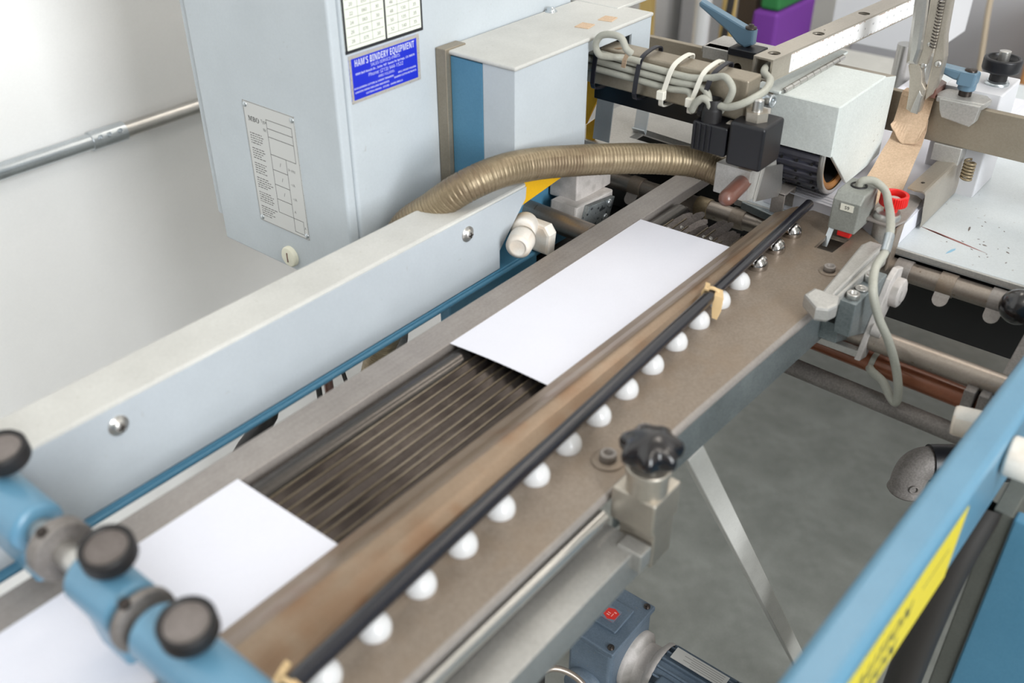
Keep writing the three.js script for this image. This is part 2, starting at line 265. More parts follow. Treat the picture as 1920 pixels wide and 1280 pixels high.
// ───────────────────────── control cabinet ─────────────────────────
{
  const t = thing('control_cabinet', 'tall pale grey metal control cabinet with nameplate and blue dealer sticker', 'cabinet');
  mesh('body', bx(0.524, 0.842, 0.80, 1.42, -0.803, -0.6, 0.004), M.paint, t);
  mesh('front_door', bx(0.512, 0.5235, 0.806, 1.42, -0.797, -0.6005, 0.003), M.paint, t);
  mesh('door_edge', bx(0.5155, 0.5235, 0.83, 1.42, -0.8085, -0.7975, 0.002), M.paint, t);
  // nameplate
  const np = canvasTex(710, 1220, (x, w, h) => {
    x.fillStyle = '#cfcfcd'; x.fillRect(0, 0, w, h); x.strokeStyle = '#6d6a66'; x.lineWidth = 5; x.strokeRect(4, 4, w - 8, h - 8);
    x.fillStyle = '#222'; x.font = 'bold 66px serif'; x.fillText('MBO', 50, 185);
    x.font = '40px sans-serif'; x.fillText('Type', 232, 165); x.fillText('Nr.', 250, 245);
    x.strokeStyle = '#2c2c2c'; x.lineWidth = 5;
    const box = (a, b, c, d) => x.strokeRect(a, b, c, d);
    box(310, 120, 350, 82); box(310, 202, 350, 82); box(310, 284, 350, 170); box(310, 454, 210, 150); box(310, 604, 210, 150); box(310, 754, 210, 150); box(310, 904, 210, 140); box(520, 1044, 135, 140);
    x.font = '54px sans-serif'; for (const yy of [550, 700, 850]) x.fillText('/', 420, yy);
    x.font = '38px sans-serif'; x.fillText('V~/Hz', 534, 560); x.fillText('~/A', 545, 705); x.fillText('~/A', 545, 850); x.fillText('A', 545, 985); x.fillText('A', 662, 1120);
    x.fillStyle = '#5a5856'; let s = 5; const rr = () => (s = (s * 1103515245 + 12345) % 2147483648) / 2147483648;
    for (let b = 0; b < 6; b++) for (let k = 0; k < 5; k++) { let px = 45; const yy = 300 + b * 150 + k * 24; const lim = 165 + rr() * 80; while (px < lim) { const ww = 10 + rr() * 34; x.fillRect(px, yy, ww, 9); px += ww + 9; } }
  });
  const cx = 0.5117;
  const plate = label('nameplate', np, 0.0711, 0.1215, [cx, 0.9095, -0.6945], 'x', t, { mat: { metalness: 0.3, roughness: 0.4 } });
  plate.userData.label = 'grey metal nameplate with ruled boxes';
  for (const [dz, dy] of [[-0.0325, 0.057], [0.0325, 0.057], [-0.0325, -0.057], [0.0325, -0.057]]) mesh('rivet', lathe([cx - 0.0001, 0.9095 + dy, -0.6945 + dz], [cx - 0.01, 0.9095 + dy, -0.6945 + dz], [[0.0026, 0], [0.0024, 0.0008], [0.0012, 0.0014], [0, 0.0016]], 16), M.zinc, t);
  const bt = mesh('blanking_plug', lathe([0.512, 0.8215, -0.6905], [0.4, 0.8215, -0.6905], [[0.0105, 0], [0.0105, 0.0035], [0.009, 0.005], [0, 0.0054]], 32), M.ivory, t);
  bt.userData.label = 'round ivory plug with a slot';
  mesh('slot', bx(0.5062, 0.5072, 0.8165, 0.8265, -0.6911, -0.6899, 0), M.brownRod, bt);
  // settings chart
  const chart = canvasTex(900, 900, (x, w, h) => {
    x.fillStyle = '#26262a'; x.fillRect(0, 0, w, h); x.fillStyle = '#e9ecdf'; x.fillRect(22, 0, 428, h - 26); x.fillRect(470, 0, 408, h - 26);
    x.strokeStyle = '#55554f'; x.lineWidth = 3; x.fillStyle = '#33332f'; x.font = '36px sans-serif'; x.textAlign = 'center';
    const L = [[['8', '025', '20'], ['10', '030', '20'], ['12', '035', '22'], ['14', '040', '25'], ['16', '045', '25'], ['18', '050', '25'], ['20', '055', '27'], ['22', '060', '30'], ['24', '065', '30'], ['26', '070', '30'], ['28', '075', '30']], [['32', '090', '33'], ['34', '095', '33'], ['36', '100', '33'], ['38', '105', '33'], ['40', '110', '35'], ['42', '115', '35'], ['44', '120', '35'], ['46', '125', '35'], ['48', '130', '35'], ['50', '135', '35'], ['52', '140', '35']]];
    L.forEach((rows, k) => rows.forEach((r, i) => {
      const y = h - 50 - (rows.length - i) * 73, x0 = k ? 470 : 22, ww = k ? 408 : 428;
      x.beginPath(); x.moveTo(x0 + 10, y + 66); x.lineTo(x0 + ww - 14, y + 66); x.stroke();
      r.forEach((q, c) => { x.fillText(q, x0 + ww * (c + 0.5) / 3, y + 46); });
      for (const c of [1, 2]) { x.beginPath(); x.moveTo(x0 + ww * c / 3, y - 8); x.lineTo(x0 + ww * c / 3, y + 66); x.stroke(); }
    }));
  });
  const ch = label('settings_chart', chart, 0.0915, 0.0915, [0.5722, 1.0785, -0.5997], 'z', t, { mat: { roughness: 0.5 } });
  ch.userData.label = 'black bordered chart of numbers in columns';
  // dealer sticker
  const dealer = canvasTex(1000, 480, (x, w, h) => {
    x.fillStyle = '#b9b4ad'; x.fillRect(0, 0, w, h); x.fillStyle = '#2433cf'; x.fillRect(30, 34, w - 70, h - 66);
    x.fillStyle = '#d9dbea'; x.textAlign = 'center';
    const tx = (s, f, y, cx = 498, mw = 880) => { x.font = f; x.fillText(s, cx, y, mw); };
    x.save(); x.translate(498, 118); x.scale(0.82, 1.25); x.font = 'bold 76px sans-serif'; x.fillText("HAM'S BINDERY EQUIPMENT", 0, 0, 1070); x.restore();
    tx('SALES-SERVICE-PARTS', '43px sans-serif', 164); tx('9969 Bell Ranch Dr., Suite 107  Santa Fe Springs, CA 90670', 'bold 31px sans-serif', 206, 498, 860); tx('Phone: (213) 944-1522', '50px sans-serif', 258);
    tx('-MBO FOLDERS-', '34px sans-serif', 302); x.font = 'bold 26px sans-serif';
    tx('WOHLENBERG CUTTERS & 3-KNIFE TRIMMERS', 'bold 27px sans-serif', 345, 320, 560); tx('MULL POCKET FOLDERS', 'bold 27px sans-serif', 330, 800, 270);
    tx('LAWSON PAPER DRILLING MACHINES', 'bold 27px sans-serif', 385, 290, 500); tx('BAUMER CUTTER RETROFITS', 'bold 27px sans-serif', 370, 770, 330);
    tx('CUTTING KNIVES - STICKS - PAPER DRILLS', 'bold 27px sans-serif', 425, 460, 620);
    x.fillStyle = '#8b857e'; let s = 9; const rr = () => (s = (s * 1103515245 + 12345) % 2147483648) / 2147483648;
    for (let i = 0; i < 160; i++) { const e = Math.floor(rr() * 4), a = rr(); const px = e < 2 ? a * w : (e === 2 ? rr() * 26 : w - rr() * 36), py = e === 0 ? rr() * 30 : e === 1 ? h - rr() * 28 : a * h; x.globalAlpha = 0.3 + 0.5 * rr(); x.fillRect(px, py, 3 + rr() * 14, 2 + rr() * 5); } x.globalAlpha = 1;
  });
  const dl = label('dealer_sticker', dealer, 0.0835, 0.0405, [0.5703, 1.0105, -0.5997], 'z', t, { mat: { roughness: 0.3, metalness: 0.15 } });
  dl.userData.label = 'blue dealer sticker with silver border and white lettering';
}

// ───────────────────────── long grey side cover and its blue tray ─────────────────────────
{
  const t = thing('side_cover', 'long pale grey sheet metal cover with two screws beside the roller table', 'machine cover');
  mesh('cover_shell', prism('z', [[-0.4, 0.831], [0.609, 0.831], [0.609, 0.849], [0.6473, 0.8875], [0.6487, 0.902], [-0.4, 0.902]], -0.549, -0.507, 0.0022), M.paintDusty, t);
  mesh('front_skin', prism('z', [[-0.4, 0.8305], [0.6085, 0.8305], [0.6085, 0.8492], [0.6468, 0.8877], [0.648, 0.8995], [-0.4, 0.8995]], -0.507, -0.5062, 0.0003), M.coverPaint, t);
  for (const [x, y] of [[0.2209, 0.8853], [0.5643, 0.8845]]) {
    const s = mesh('screw', lathe([x, y, -0.5062], [x, y, -0.49], [[0.0072, 0], [0.0072, 0.001], [0.0052, 0.0012], [0.0048, 0.003], [0.003, 0.0042], [0, 0.0046]], 24), M.bright, t);
    mesh('cross_slot', [bx(x - 0.0026, x + 0.0026, y - 0.0005, y + 0.0005, -0.5022, -0.5013, 0), bx(x - 0.0005, x + 0.0005, y - 0.0026, y + 0.0026, -0.5022, -0.5013, 0)], M.darkSteel, s);
  }
}
{
  const t = thing('blue_tray', 'narrow blue painted tray rail under the long grey cover', 'rail');
  mesh('tray_plate', bx(-0.4, 0.664, 0.824, 0.8295, -0.56, -0.5055, 0.0012), M.blue, t);
  mesh('rolled_edge', cy([-0.4, 0.826, -0.5045], [0.664, 0.826, -0.5045], 0.0024), M.blue, t);
  mesh('lower_panel', bx(0.566, 0.70, 0.60, 0.8235, -0.546, -0.532, 0.002), M.blue, t);
}

// ───────────────────────── grey guard box with blue back ─────────────────────────
{
  const t = thing('guard_box', 'pale grey sheet metal guard box with a blue side strip', 'machine guard');
  mesh('mounting_post', bx(0.632, 0.66, 0.80, 1.014, -0.5995, -0.587, 0.001), M.bronzeBar, t);
  mesh('blue_panel', bx(0.638, 0.79, 0.78, 1.0075, -0.587, -0.549, 0.001), M.blue, t);
  mesh('front_panel', prism('z', [[0.638, 0.905], [0.748, 0.905], [0.748, 0.9985], [0.822, 0.9985], [0.822, 0.952], [0.857, 0.952], [0.857, 1.0085], [0.638, 1.0085]], -0.5155, -0.512, 0.0008), M.paint, t);
  mesh('side_panel', bx(0.638, 0.641, 0.905, 1.0085, -0.549, -0.5145, 0.0008), M.paint, t);
  mesh('end_panel', bx(0.854, 0.857, 0.952, 1.0085, -0.549, -0.5145, 0.0008), M.paint, t);
  mesh('lid', bx(0.6365, 0.8585, 1.0085, 1.0125, -0.5985, -0.5105, 0.0018), M.paintDusty, t);
  mesh('lid_step', bx(0.845, 0.93, 1.0095, 1.0135, -0.64, -0.545, 0.0015), M.paintDusty, t);
  const sc = mesh('screw', lathe([0.795, 1.0125, -0.592], [0.795, 1.1, -0.592], [[0.0062, 0], [0.0062, 0.0008], [0.0045, 0.001], [0.0042, 0.0035], [0, 0.005]], 20), M.zinc, t);
  for (const [x, z] of [[0.7746, -0.5357], [0.8079, -0.5318]]) mesh('tape_scrap', prism('y', [[x - 0.009, z - 0.006], [x + 0.007, z - 0.008], [x + 0.009, z + 0.005], [x - 0.006, z + 0.008]], 1.0125, 1.0135, 0.0002), M.kraft, t);
}
{
  const a = mesh('yellow_bracket', prism('z', [[0.655, 0.905], [0.72, 0.888], [0.72, 0.879], [0.655, 0.872]], -0.535, -0.519, 0.001), M.yellow);
  tag(a, 'yellow painted bracket under the brass hose beside the grey cover', 'bracket');
  const b = thing('yellow_guard', 'yellow painted guard strips behind the guard box opening', 'guard strip');
  mesh('strip', prism('x', [[-0.5891, 0.935], [-0.571, 0.935], [-0.571, 0.915], [-0.5888, 0.875]], 0.86, 0.864, 0.0006), M.yellow, b);
  mesh('strip', prism('x', [[-0.592, 0.845], [-0.566, 0.872], [-0.566, 0.895], [-0.592, 0.872]], 0.866, 0.87, 0.0006), M.yellow, b);
}
{
  const mk = (z0, z1, x, yt, yb, lab) => { const t = mesh('deflector_tongue', ribbon([[x + 0.012, yt, (z0 + z1) / 2], [x + 0.004, yt - 0.02, (z0 + z1) / 2], [x, yt - 0.045, (z0 + z1) / 2], [x - 0.006, yb, (z0 + z1) / 2 + 0.001]], Math.abs(z1 - z0), 0.0015), M.paint); tag(t, lab, 'deflector'); };
  mk(-0.5725, -0.551, 0.857, 0.95, 0.866, 'curved pale grey deflector tongue hanging beside the yellow strips');
  mk(-0.562, -0.5455, 0.92, 0.90, 0.862, 'short grey deflector tongue hanging behind the cable bar');
}
{ // frame plate with the rectangular slot, behind the hose
  const t = mesh('slotted_frame', prism('y', [[0.862, -0.62], [1.10, -0.62], [1.10, -0.44], [0.862, -0.44]], 0.848, 0.856, 0.001, [[[0.899, -0.556], [0.932, -0.556], [0.926, -0.462], [0.896, -0.462]]]), M.alu);
  tag(t, 'flat grey metal frame plate with a long rectangular slot', 'frame plate');
}

// ───────────────────────── brass suction hose ─────────────────────────
{
  const c = curve([[0.7953, 0.896, -0.379], [0.7936, 0.899, -0.3942], [0.7862, 0.903, -0.4115], [0.7673, 0.907, -0.4296], [0.7474, 0.91, -0.4472], [0.7193, 0.914, -0.4651], [0.6898, 0.918, -0.481], [0.6464, 0.925, -0.4965], [0.6031, 0.929, -0.5053], [0.5736, 0.921, -0.519], [0.5609, 0.902, -0.5405], [0.548, 0.87, -0.572], [0.545, 0.80, -0.578], [0.55, 0.713, -0.62], [0.548, 0.56, -0.66], [0.56, 0.0, -0.70]]);
  const N = 2200, R = 14, fr = c.computeFrenetFrames(N, false), L = c.getLength(), pos = [], idx = [];
  for (let i = 0; i <= N; i++) {
    const p = c.getPointAt(i / N), s = i / N * L, ph = (s / 0.0036) % 1;
    const r = 0.0146 + (ph < 0.2 ? -0.00055 : ph < 0.4 ? 0.00015 : 0);
    for (let k = 0; k < R; k++) { const a = k / R * 6.283185; const q = fr.normals[i].clone().multiplyScalar(Math.cos(a) * r).addScaledVector(fr.binormals[i], Math.sin(a) * r).add(p); pos.push(q.x, q.y, q.z); }
  }
  for (let i = 0; i < N; i++) for (let k = 0; k < R; k++) { const a = i * R + k, b = i * R + (k + 1) % R; idx.push(a, a + R, b, b, a + R, b + R); }
  const g = new THREE.BufferGeometry(); g.setAttribute('position', new THREE.Float32BufferAttribute(pos, 3)); g.setIndex(idx); g.computeVertexNormals();
  tag(mesh('suction_hose', g, M.brass), 'ribbed brass coloured flexible hose curving over the grey cover', 'hose');
}
// pipes and cables seen in the gap under the grey cover
{
  const put = (n, pts, r, mat, lab, cat) => tag(mesh(n, tube(pts, r, 60), mat), lab, cat);
  put('flexible_conduit', [[0.60, 0.826, -0.66], [0.598, 0.73, -0.64], [0.59, 0.60, -0.66], [0.59, 0.0, -0.7]], 0.0125, M.castGrey, 'grey corrugated conduit beside the brass hose below the cover', 'conduit');
  put('thin_cable', [[0.50, 0.82, -0.56], [0.508, 0.735, -0.63], [0.516, 0.66, -0.63], [0.52, 0.0, -0.70]], 0.0022, M.cableBlack, 'thin black cable hanging below the grey cover', 'cable');
  put('support_rod', [[0.464, 0.823, -0.60], [0.466, 0.72, -0.60], [0.466, 0.0, -0.60]], 0.0045, M.brownRod, 'brown rod hanging below the grey cover', 'rod');
  put('support_rod', [[0.452, 0.823, -0.60], [0.454, 0.72, -0.60], [0.455, 0.0, -0.60]], 0.0028, M.cableBlack, 'black rod hanging beside the brown rod', 'rod');
  put('air_hose', [[0.40, 0.823, -0.60], [0.398, 0.745, -0.60], [0.375, 0.70, -0.62], [0.352, 0.66, -0.63], [0.345, 0.5, -0.66], [0.36, 0.0, -0.70]], 0.0085, M.blackRubber, 'dark grey rubber hose bending below the cover', 'hose');
}

// ───────────────────────── roller table: rail, rollers, blades ─────────────────────────
{
  const t = thing('side_rail', 'flat worn steel side rail of the roller table', 'rail');
  mesh('rail_bar', prism('y', [[-0.3, -0.4658], [0.868, -0.4658], [0.886, -0.4425], [0.886, -0.438], [-0.3, -0.438]], 0.838, 0.8505, 0.001), M.steel, t);
  mesh('rail_web', bx(-0.3, 0.86, 0.80, 0.838, -0.4655, -0.4605, 0.001), M.steel, t);
}
for (const [x0, x1, lab] of [[-0.25, 0.468, 'polished dark roller along the side rail between the two sheets'], [0.50, 0.80, 'polished dark roller along the side rail under the upper sheet']]) {
  const t = thing('edge_roller', lab, 'roller');
  mesh('roller_tube', cy([x0, 0.8375, -0.4265], [x1, 0.8375, -0.4265], 0.0108), M.rollerSteel, t);
  mesh('end_pin', cy([x0 - 0.012, 0.8375, -0.4265], [x0, 0.8375, -0.4265], 0.004), M.darkSteel, t);
  mesh('end_pin', cy([x1, 0.8375, -0.4265], [x1 + 0.012, 0.8375, -0.4265], 0.004), M.darkSteel, t);
}
{ // angled transport blades
  for (let i = 0; i < 9; i++) {
    const z0 = -0.4085 + i * 0.0086 + 0.0006 * Math.sin(i * 4.1), yaw = 0.008 + 0.003 * Math.sin(i * 2.9);
    const t = thing('transport_blade', 'slanted steel transport blade in the table channel', 'transport blade', 'slanted blades in the roller table channel');
    const w = 0.0098 + 0.0014 * Math.sin(i * 3.3), x1 = 0.802 + 0.012 * Math.sin(i * 1.7);
    const xt = x1 - 0.085;
    const tip = [[xt, -w / 2], [x1 - 0.03, -w / 2], [x1 - 0.012, -w / 2 + 0.001], [x1 - 0.003, -w / 2 + 0.0032], [x1, 0.001], [x1 - 0.004, w / 2 - 0.001], [x1 - 0.014, w / 2], [xt, w / 2]];
    mesh('blade', prism('y', [[-0.2, -w / 2], [xt, -w / 2], [xt, w / 2], [-0.2, w / 2]], -0.001, 0.001, 0.0003), i % 3 === 1 ? M.darkSteel : M.bladeSteel, t);
    mesh('worn_tip', prism('y', tip, -0.001, 0.001, 0.0003), M.tipSteel, t);
    const e = mesh('worn_edge', cy([-0.2, 0.001, -w / 2], [x1 - 0.03, 0.001, -w / 2], 0.0009, 0.0009, 8), M.bladeEdge, t);
    mesh('rivet', lathe([x1 - 0.045, 0.001, 0], [x1 - 0.045, 0.1, 0], [[0.0022, 0], [0.0018, 0.0008], [0, 0.001]], 12), M.bright, t);
    t.rotation.order = 'YXZ'; t.position.set(0, 0.8415 - 0.0012 * (i % 2), z0); t.rotation.set(0.52 + 0.1 * Math.sin(i * 2.3), yaw, 0);
  }
  const tray = mesh('channel_tray', bx(-0.25, 0.83, 0.802, 0.806, -0.452, -0.33, 0.0005), M.darkSteel);
  tag(tray, 'dark steel tray beneath the transport blades', 'tray');
}
// cross shaft with spring clip collars
{
  const t = thing('cross_shaft', 'long worn steel cross shaft with clip collars passing under the table', 'shaft');
  const sx = 0.862, sy = 0.8195;
  mesh('shaft_bar', cy([sx, sy, -0.62], [sx, sy, 0.10], 0.0098), M.shaft, t);
  for (const [z, m] of [[-0.516, M.steelBrown], [-0.432, M.brass], [-0.39, M.steelBrown], [-0.354, M.steelBrown], [-0.2155, M.steel], [-0.174, M.steelBrown], [-0.128, M.steel]]) {
    const c = mesh('clip_collar', lathe([sx, sy, z - 0.0075], [sx, sy, z + 0.0075], [[0.0098, 0], [0.0112, 0.0002], [0.0112, 0.0148], [0.0098, 0.015]], 32), m, t);
    if (z > -0.3 || z < -0.5) { // tab standing off below
      const s = shapeOf([[-0.007, 0], [0.007, 0], [0.007, -0.006], ...Array.from({ length: 9 }, (_, k) => [0.007 * Math.cos(-k / 8 * Math.PI), -0.006 - 0.007 * Math.sin(k / 8 * Math.PI)])]);
      const g = new THREE.ExtrudeGeometry(s, { depth: 0.0012, bevelEnabled: false }).rotateY(-Math.PI / 2).rotateZ(-0.75);
      mesh('tab', g.translate(sx - 0.0095, sy - 0.0055, z), M.steel, c);
    }
  }
}
{
  const t = thing('lower_cross_shaft', 'plain steel cross shaft below the table beside the brown roller', 'shaft');
  mesh('shaft_bar', cy([0.755, 0.806, -0.60], [0.755, 0.802, 0.02], 0.0102), M.shaft, t);
  mesh('flat_key', bx(0.738, 0.746, 0.79, 0.797, -0.252, -0.205, 0.0008), M.alu, t);
  const r = thing('brown_roller', 'glossy brown roller below the plain cross shaft', 'roller');
  mesh('roller_tube', cy([0.764, 0.777, -0.30], [0.757, 0.777, -0.095], 0.0098), M.copperRoller, r);
  mesh('band', lathe([0.76, 0.777, -0.197], [0.7599, 0.777, -0.19], [[0.0098, 0], [0.0106, 0.0005], [0.0106, 0.0045], [0.0098, 0.005]], 24), M.cableGrey, r);
  const p = mesh('grey_pipe', cy([0.745, 0.752, -0.30], [0.738, 0.752, -0.06], 0.0085), M.castGrey); tag(p, 'dull grey pipe below the glossy brown roller', 'pipe');
}

// ───────────────────────── sheets of paper ─────────────────────────
function paperSheet(x0, x1, z0, z1, y, lab, lift) {
  const S = [], nx = 28, nz = 10;
  for (let i = 0; i <= nx; i++) { const row = []; for (let j = 0; j <= nz; j++) { const u = i / nx, v = j / nz; row.push([x0 + (x1 - x0) * u + (v) * 0.004 * (lift ? 1 : 0.3), y + (lift ? 0.0015 * Math.pow(1 - u, 3) * Math.sin(v * 3.1) : 0), z0 + (z1 - z0) * v]); } S.push(row); }
  return tag(mesh('paper_sheet', sheet(S, 0.0002), M.paper), lab, 'paper');
}
paperSheet(0.4633, 0.7414, -0.4375, -0.3405, 0.8512, 'white paper sheet on the table ending at the blade tips', true);
paperSheet(-0.022, 0.2577, -0.4393, -0.3405, 0.8512, 'white paper sheet passing under the blue roller holders', false);

// ───────────────────────── marble guide: brown plate, table plate, rod, balls ─────────────────────────
{
  const S = [];
  for (let i = 0; i <= 24; i++) {
    const u = i / 24, x = -0.05 + 0.885 * u, zr = -0.279 - 0.0325 * u; // right edge follows the row of balls
    const row = [[x, 0.8525, -0.345 + 0.004 * u], [x, 0.857, -0.3355 + 0.003 * u], [x, 0.8625, -0.3255], [x, 0.8652, -0.3205], [x, 0.8658, -0.3185], [x, 0.8655, -0.3168], [x, 0.864 - 0.0, -0.3168 + (zr + 0.3168) * 0.35], [x, 0.8605, -0.3168 + (zr + 0.3168) * 0.75], [x, 0.8575, zr - 0.003]];
    S.push(row);
  }
  const t = thing('side_guide', 'brown stained bent steel side guide along the sheet edge', 'guide');
  mesh('bent_plate', sheet(S, 0.0016), M.steelGuide, t);
}
{
  const t = thing('table_plate', 'brown grey steel table plate holding the row of balls', 'table plate');
  mesh('plate', prism('y', [[-0.15, -0.335], [0.84, -0.335], [0.884, -0.306], [0.8945, -0.3015], [0.862, -0.262], [0.837, -0.231], [0.706, -0.2355], [0.49, -0.2445], [-0.15, -0.2475]], 0.846, 0.85, 0.0006, [[[0.796, -0.283], [0.83, -0.283], [0.83, -0.262], [0.796, -0.264]]]), M.steelBrown, t);
  mesh('folded_edge', tube([[-0.15, 0.8462, -0.2475], [0.2, 0.8462, -0.2463], [0.49, 0.8462, -0.2445], [0.706, 0.8462, -0.2355], [0.74, 0.8462, -0.234]], 0.0038, 40, 12), M.steel, t);
  mesh('side_band', prism('y', [[0.415, -0.2475], [0.49, -0.2465], [0.735, -0.2365], [0.735, -0.2335], [0.49, -0.2435], [0.415, -0.2445]], 0.806, 0.8445, 0.0006), M.steelBlue, t);
  mesh('under_rod', cy([-0.15, 0.8365, -0.244], [0.392, 0.8365, -0.2415], 0.0052), M.bright, t);
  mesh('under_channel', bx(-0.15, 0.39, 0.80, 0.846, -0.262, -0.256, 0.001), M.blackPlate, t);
  capScrew(t, [0.4268, 0.85, -0.2619], [0, 1, 0], 0.0058, 0.0068, M.steel);
  mesh('washer', lathe([0.4268, 0.85, -0.2619], [0.4268, 1, -0.2619], [[0.0115, 0], [0.0115, 0.0012], [0.006, 0.0014]], 24), M.steelBrown, t);
  capScrew(t, [0.7621, 0.85, -0.2525], [0, 1, 0], 0.0052, 0.006, M.steel);
  mesh('washer', lathe([0.7621, 0.85, -0.2525], [0.7621, 1, -0.2525], [[0.009, 0], [0.009, 0.001], [0.0055, 0.0012]], 24), M.steelBrown, t);
}
const ballGeo = new THREE.SphereGeometry(0.0100, 32, 24);
for (let i = 0; i < 17; i++) {
  const x = 0.1895 + 0.03854 * i, z = -0.2798 - 0.0019 * i, chrome = i >= 14;
  const m = mesh(chrome ? 'chrome_ball' : 'white_ball', ballGeo.clone(), chrome ? M.chrome : M.white);
  m.position.set(x, 0.8525, z);
  tag(m, chrome ? 'shiny chrome steel ball resting in the table plate under the black rod' : 'glossy white plastic ball resting in the table plate under the black rod', 'ball', chrome ? 'chrome balls of the ball row' : 'white balls of the ball row');
}
{
  const rz = (x) => -0.2795 - 0.0493 * (x - 0.1918);
  const t = thing('hold_down_rod', 'glossy black rod lying along the row of balls', 'rod');
  mesh('rod', tube([[-0.02, 0.8672, rz(-0.02)], [0.3, 0.8672, rz(0.3)], [0.62, 0.8672, rz(0.62)], [0.66, 0.8675, rz(0.66)], [0.842, 0.868, rz(0.842)]], 0.0047, 120, 16), M.blackRod, t);
  mesh('rod_sleeve', tube([[-0.02, 0.8672, rz(-0.02)], [0.3, 0.8672, rz(0.3)], [0.632, 0.8672, rz(0.632)]], 0.0054, 80, 16), M.blackRod, t);
  mesh('rod_end', lathe([0.842, 0.868, rz(0.842)], [0.9, 0.868, rz(0.9)], [[0.0047, 0], [0.0042, 0.0015], [0.003, 0.0022], [0, 0.0024]], 20), M.chrome, t);
  for (const [x, lab] of [[0.6335, 'tan rubber band tied round the black rod near the chrome balls'], [0.166, 'tan rubber band tied round the black rod near the blue holders']]) {
    const b = thing('rubber_band', lab, 'rubber band');
    const cz = rz(x);
    mesh('loop', new THREE.TorusGeometry(0.0068, 0.0017, 8, 28).rotateY(Math.PI / 2 + 0.25).translate(x, 0.8672, cz), M.rubberBand, b);
    mesh('tail', ribbon([[x - 0.004, 0.873, cz - 0.003], [x + 0.004, 0.8735, cz - 0.006], [x + 0.009, 0.871, cz - 0.009]], 0.004, 0.0016), M.rubberBand, b);
    mesh('flap', ribbon([[x + 0.004, 0.8725, cz + 0.005], [x - 0.003, 0.870, cz + 0.0085], [x - 0.009, 0.862, cz + 0.0105], [x - 0.014, 0.856, cz + 0.012]], [0.006, 0.008, 0.008, 0.004], 0.0016), M.rubberBand, b);
  }
}

// ───────────────────────── star knob clamp and the bar it holds ─────────────────────────
{
  const t = thing('star_knob_clamp', 'black star knob on a steel clamp block at the table edge', 'clamp');
  mesh('clamp_block', [bx(0.396, 0.428, 0.835, 0.862, -0.239, -0.2065, 0.002), bx(0.404, 0.428, 0.80, 0.836, -0.236, -0.209, 0.0015)], M.nickel, t);
  mesh('clamp_jaw', bx(0.3905, 0.403, 0.806, 0.8215, -0.2285, -0.2095, 0.001), M.alu, t);
  mesh('collar', lathe([0.4085, 0.862, -0.2205], [0.4085, 1, -0.2205], [[0.0135, 0], [0.0135, 0.013], [0.0148, 0.0145], [0.0148, 0.0185], [0.0135, 0.0195], [0, 0.0195]], 40), M.nickel, t);
  const kg = new THREE.LatheGeometry([[0.0001, 0], [0.010, 0], [0.0155, 0.0012], [0.0182, 0.0045], [0.0186, 0.0085], [0.0175, 0.0125], [0.0145, 0.0158], [0.009, 0.0182], [0.004, 0.0192], [0.0001, 0.0194]].map(([a, b]) => new THREE.Vector2(a, b)), 140);
  { const q = kg.attributes.position; for (let i = 0; i < q.count; i++) { const x = q.getX(i), z = q.getZ(i), r = Math.hypot(x, z), a = Math.atan2(z, x), w = Math.min(1, r / 0.018) ** 3, f = 1 + 0.115 * w * Math.cos(7 * a); q.setX(i, x * f); q.setZ(i, z * f); } kg.computeVertexNormals(); }
  const k = mesh('star_knob', kg.translate(0.4085, 0.886, -0.2205), M.blackGloss, t);
  mesh('knob_hub', lathe([0.4085, 0.8815, -0.2205], [0.4085, 1, -0.2205], [[0.008, 0], [0.009, 0.003], [0.0095, 0.006]], 24), M.blackGloss, k);
}
{
  const t = thing('support_bar', 'pale grey flat support bar below the table edge', 'bar');
  mesh('bar', bx(-0.15, 0.404, 0.791, 0.8195, -0.2455, -0.2165, 0.0012), M.alu, t);
}
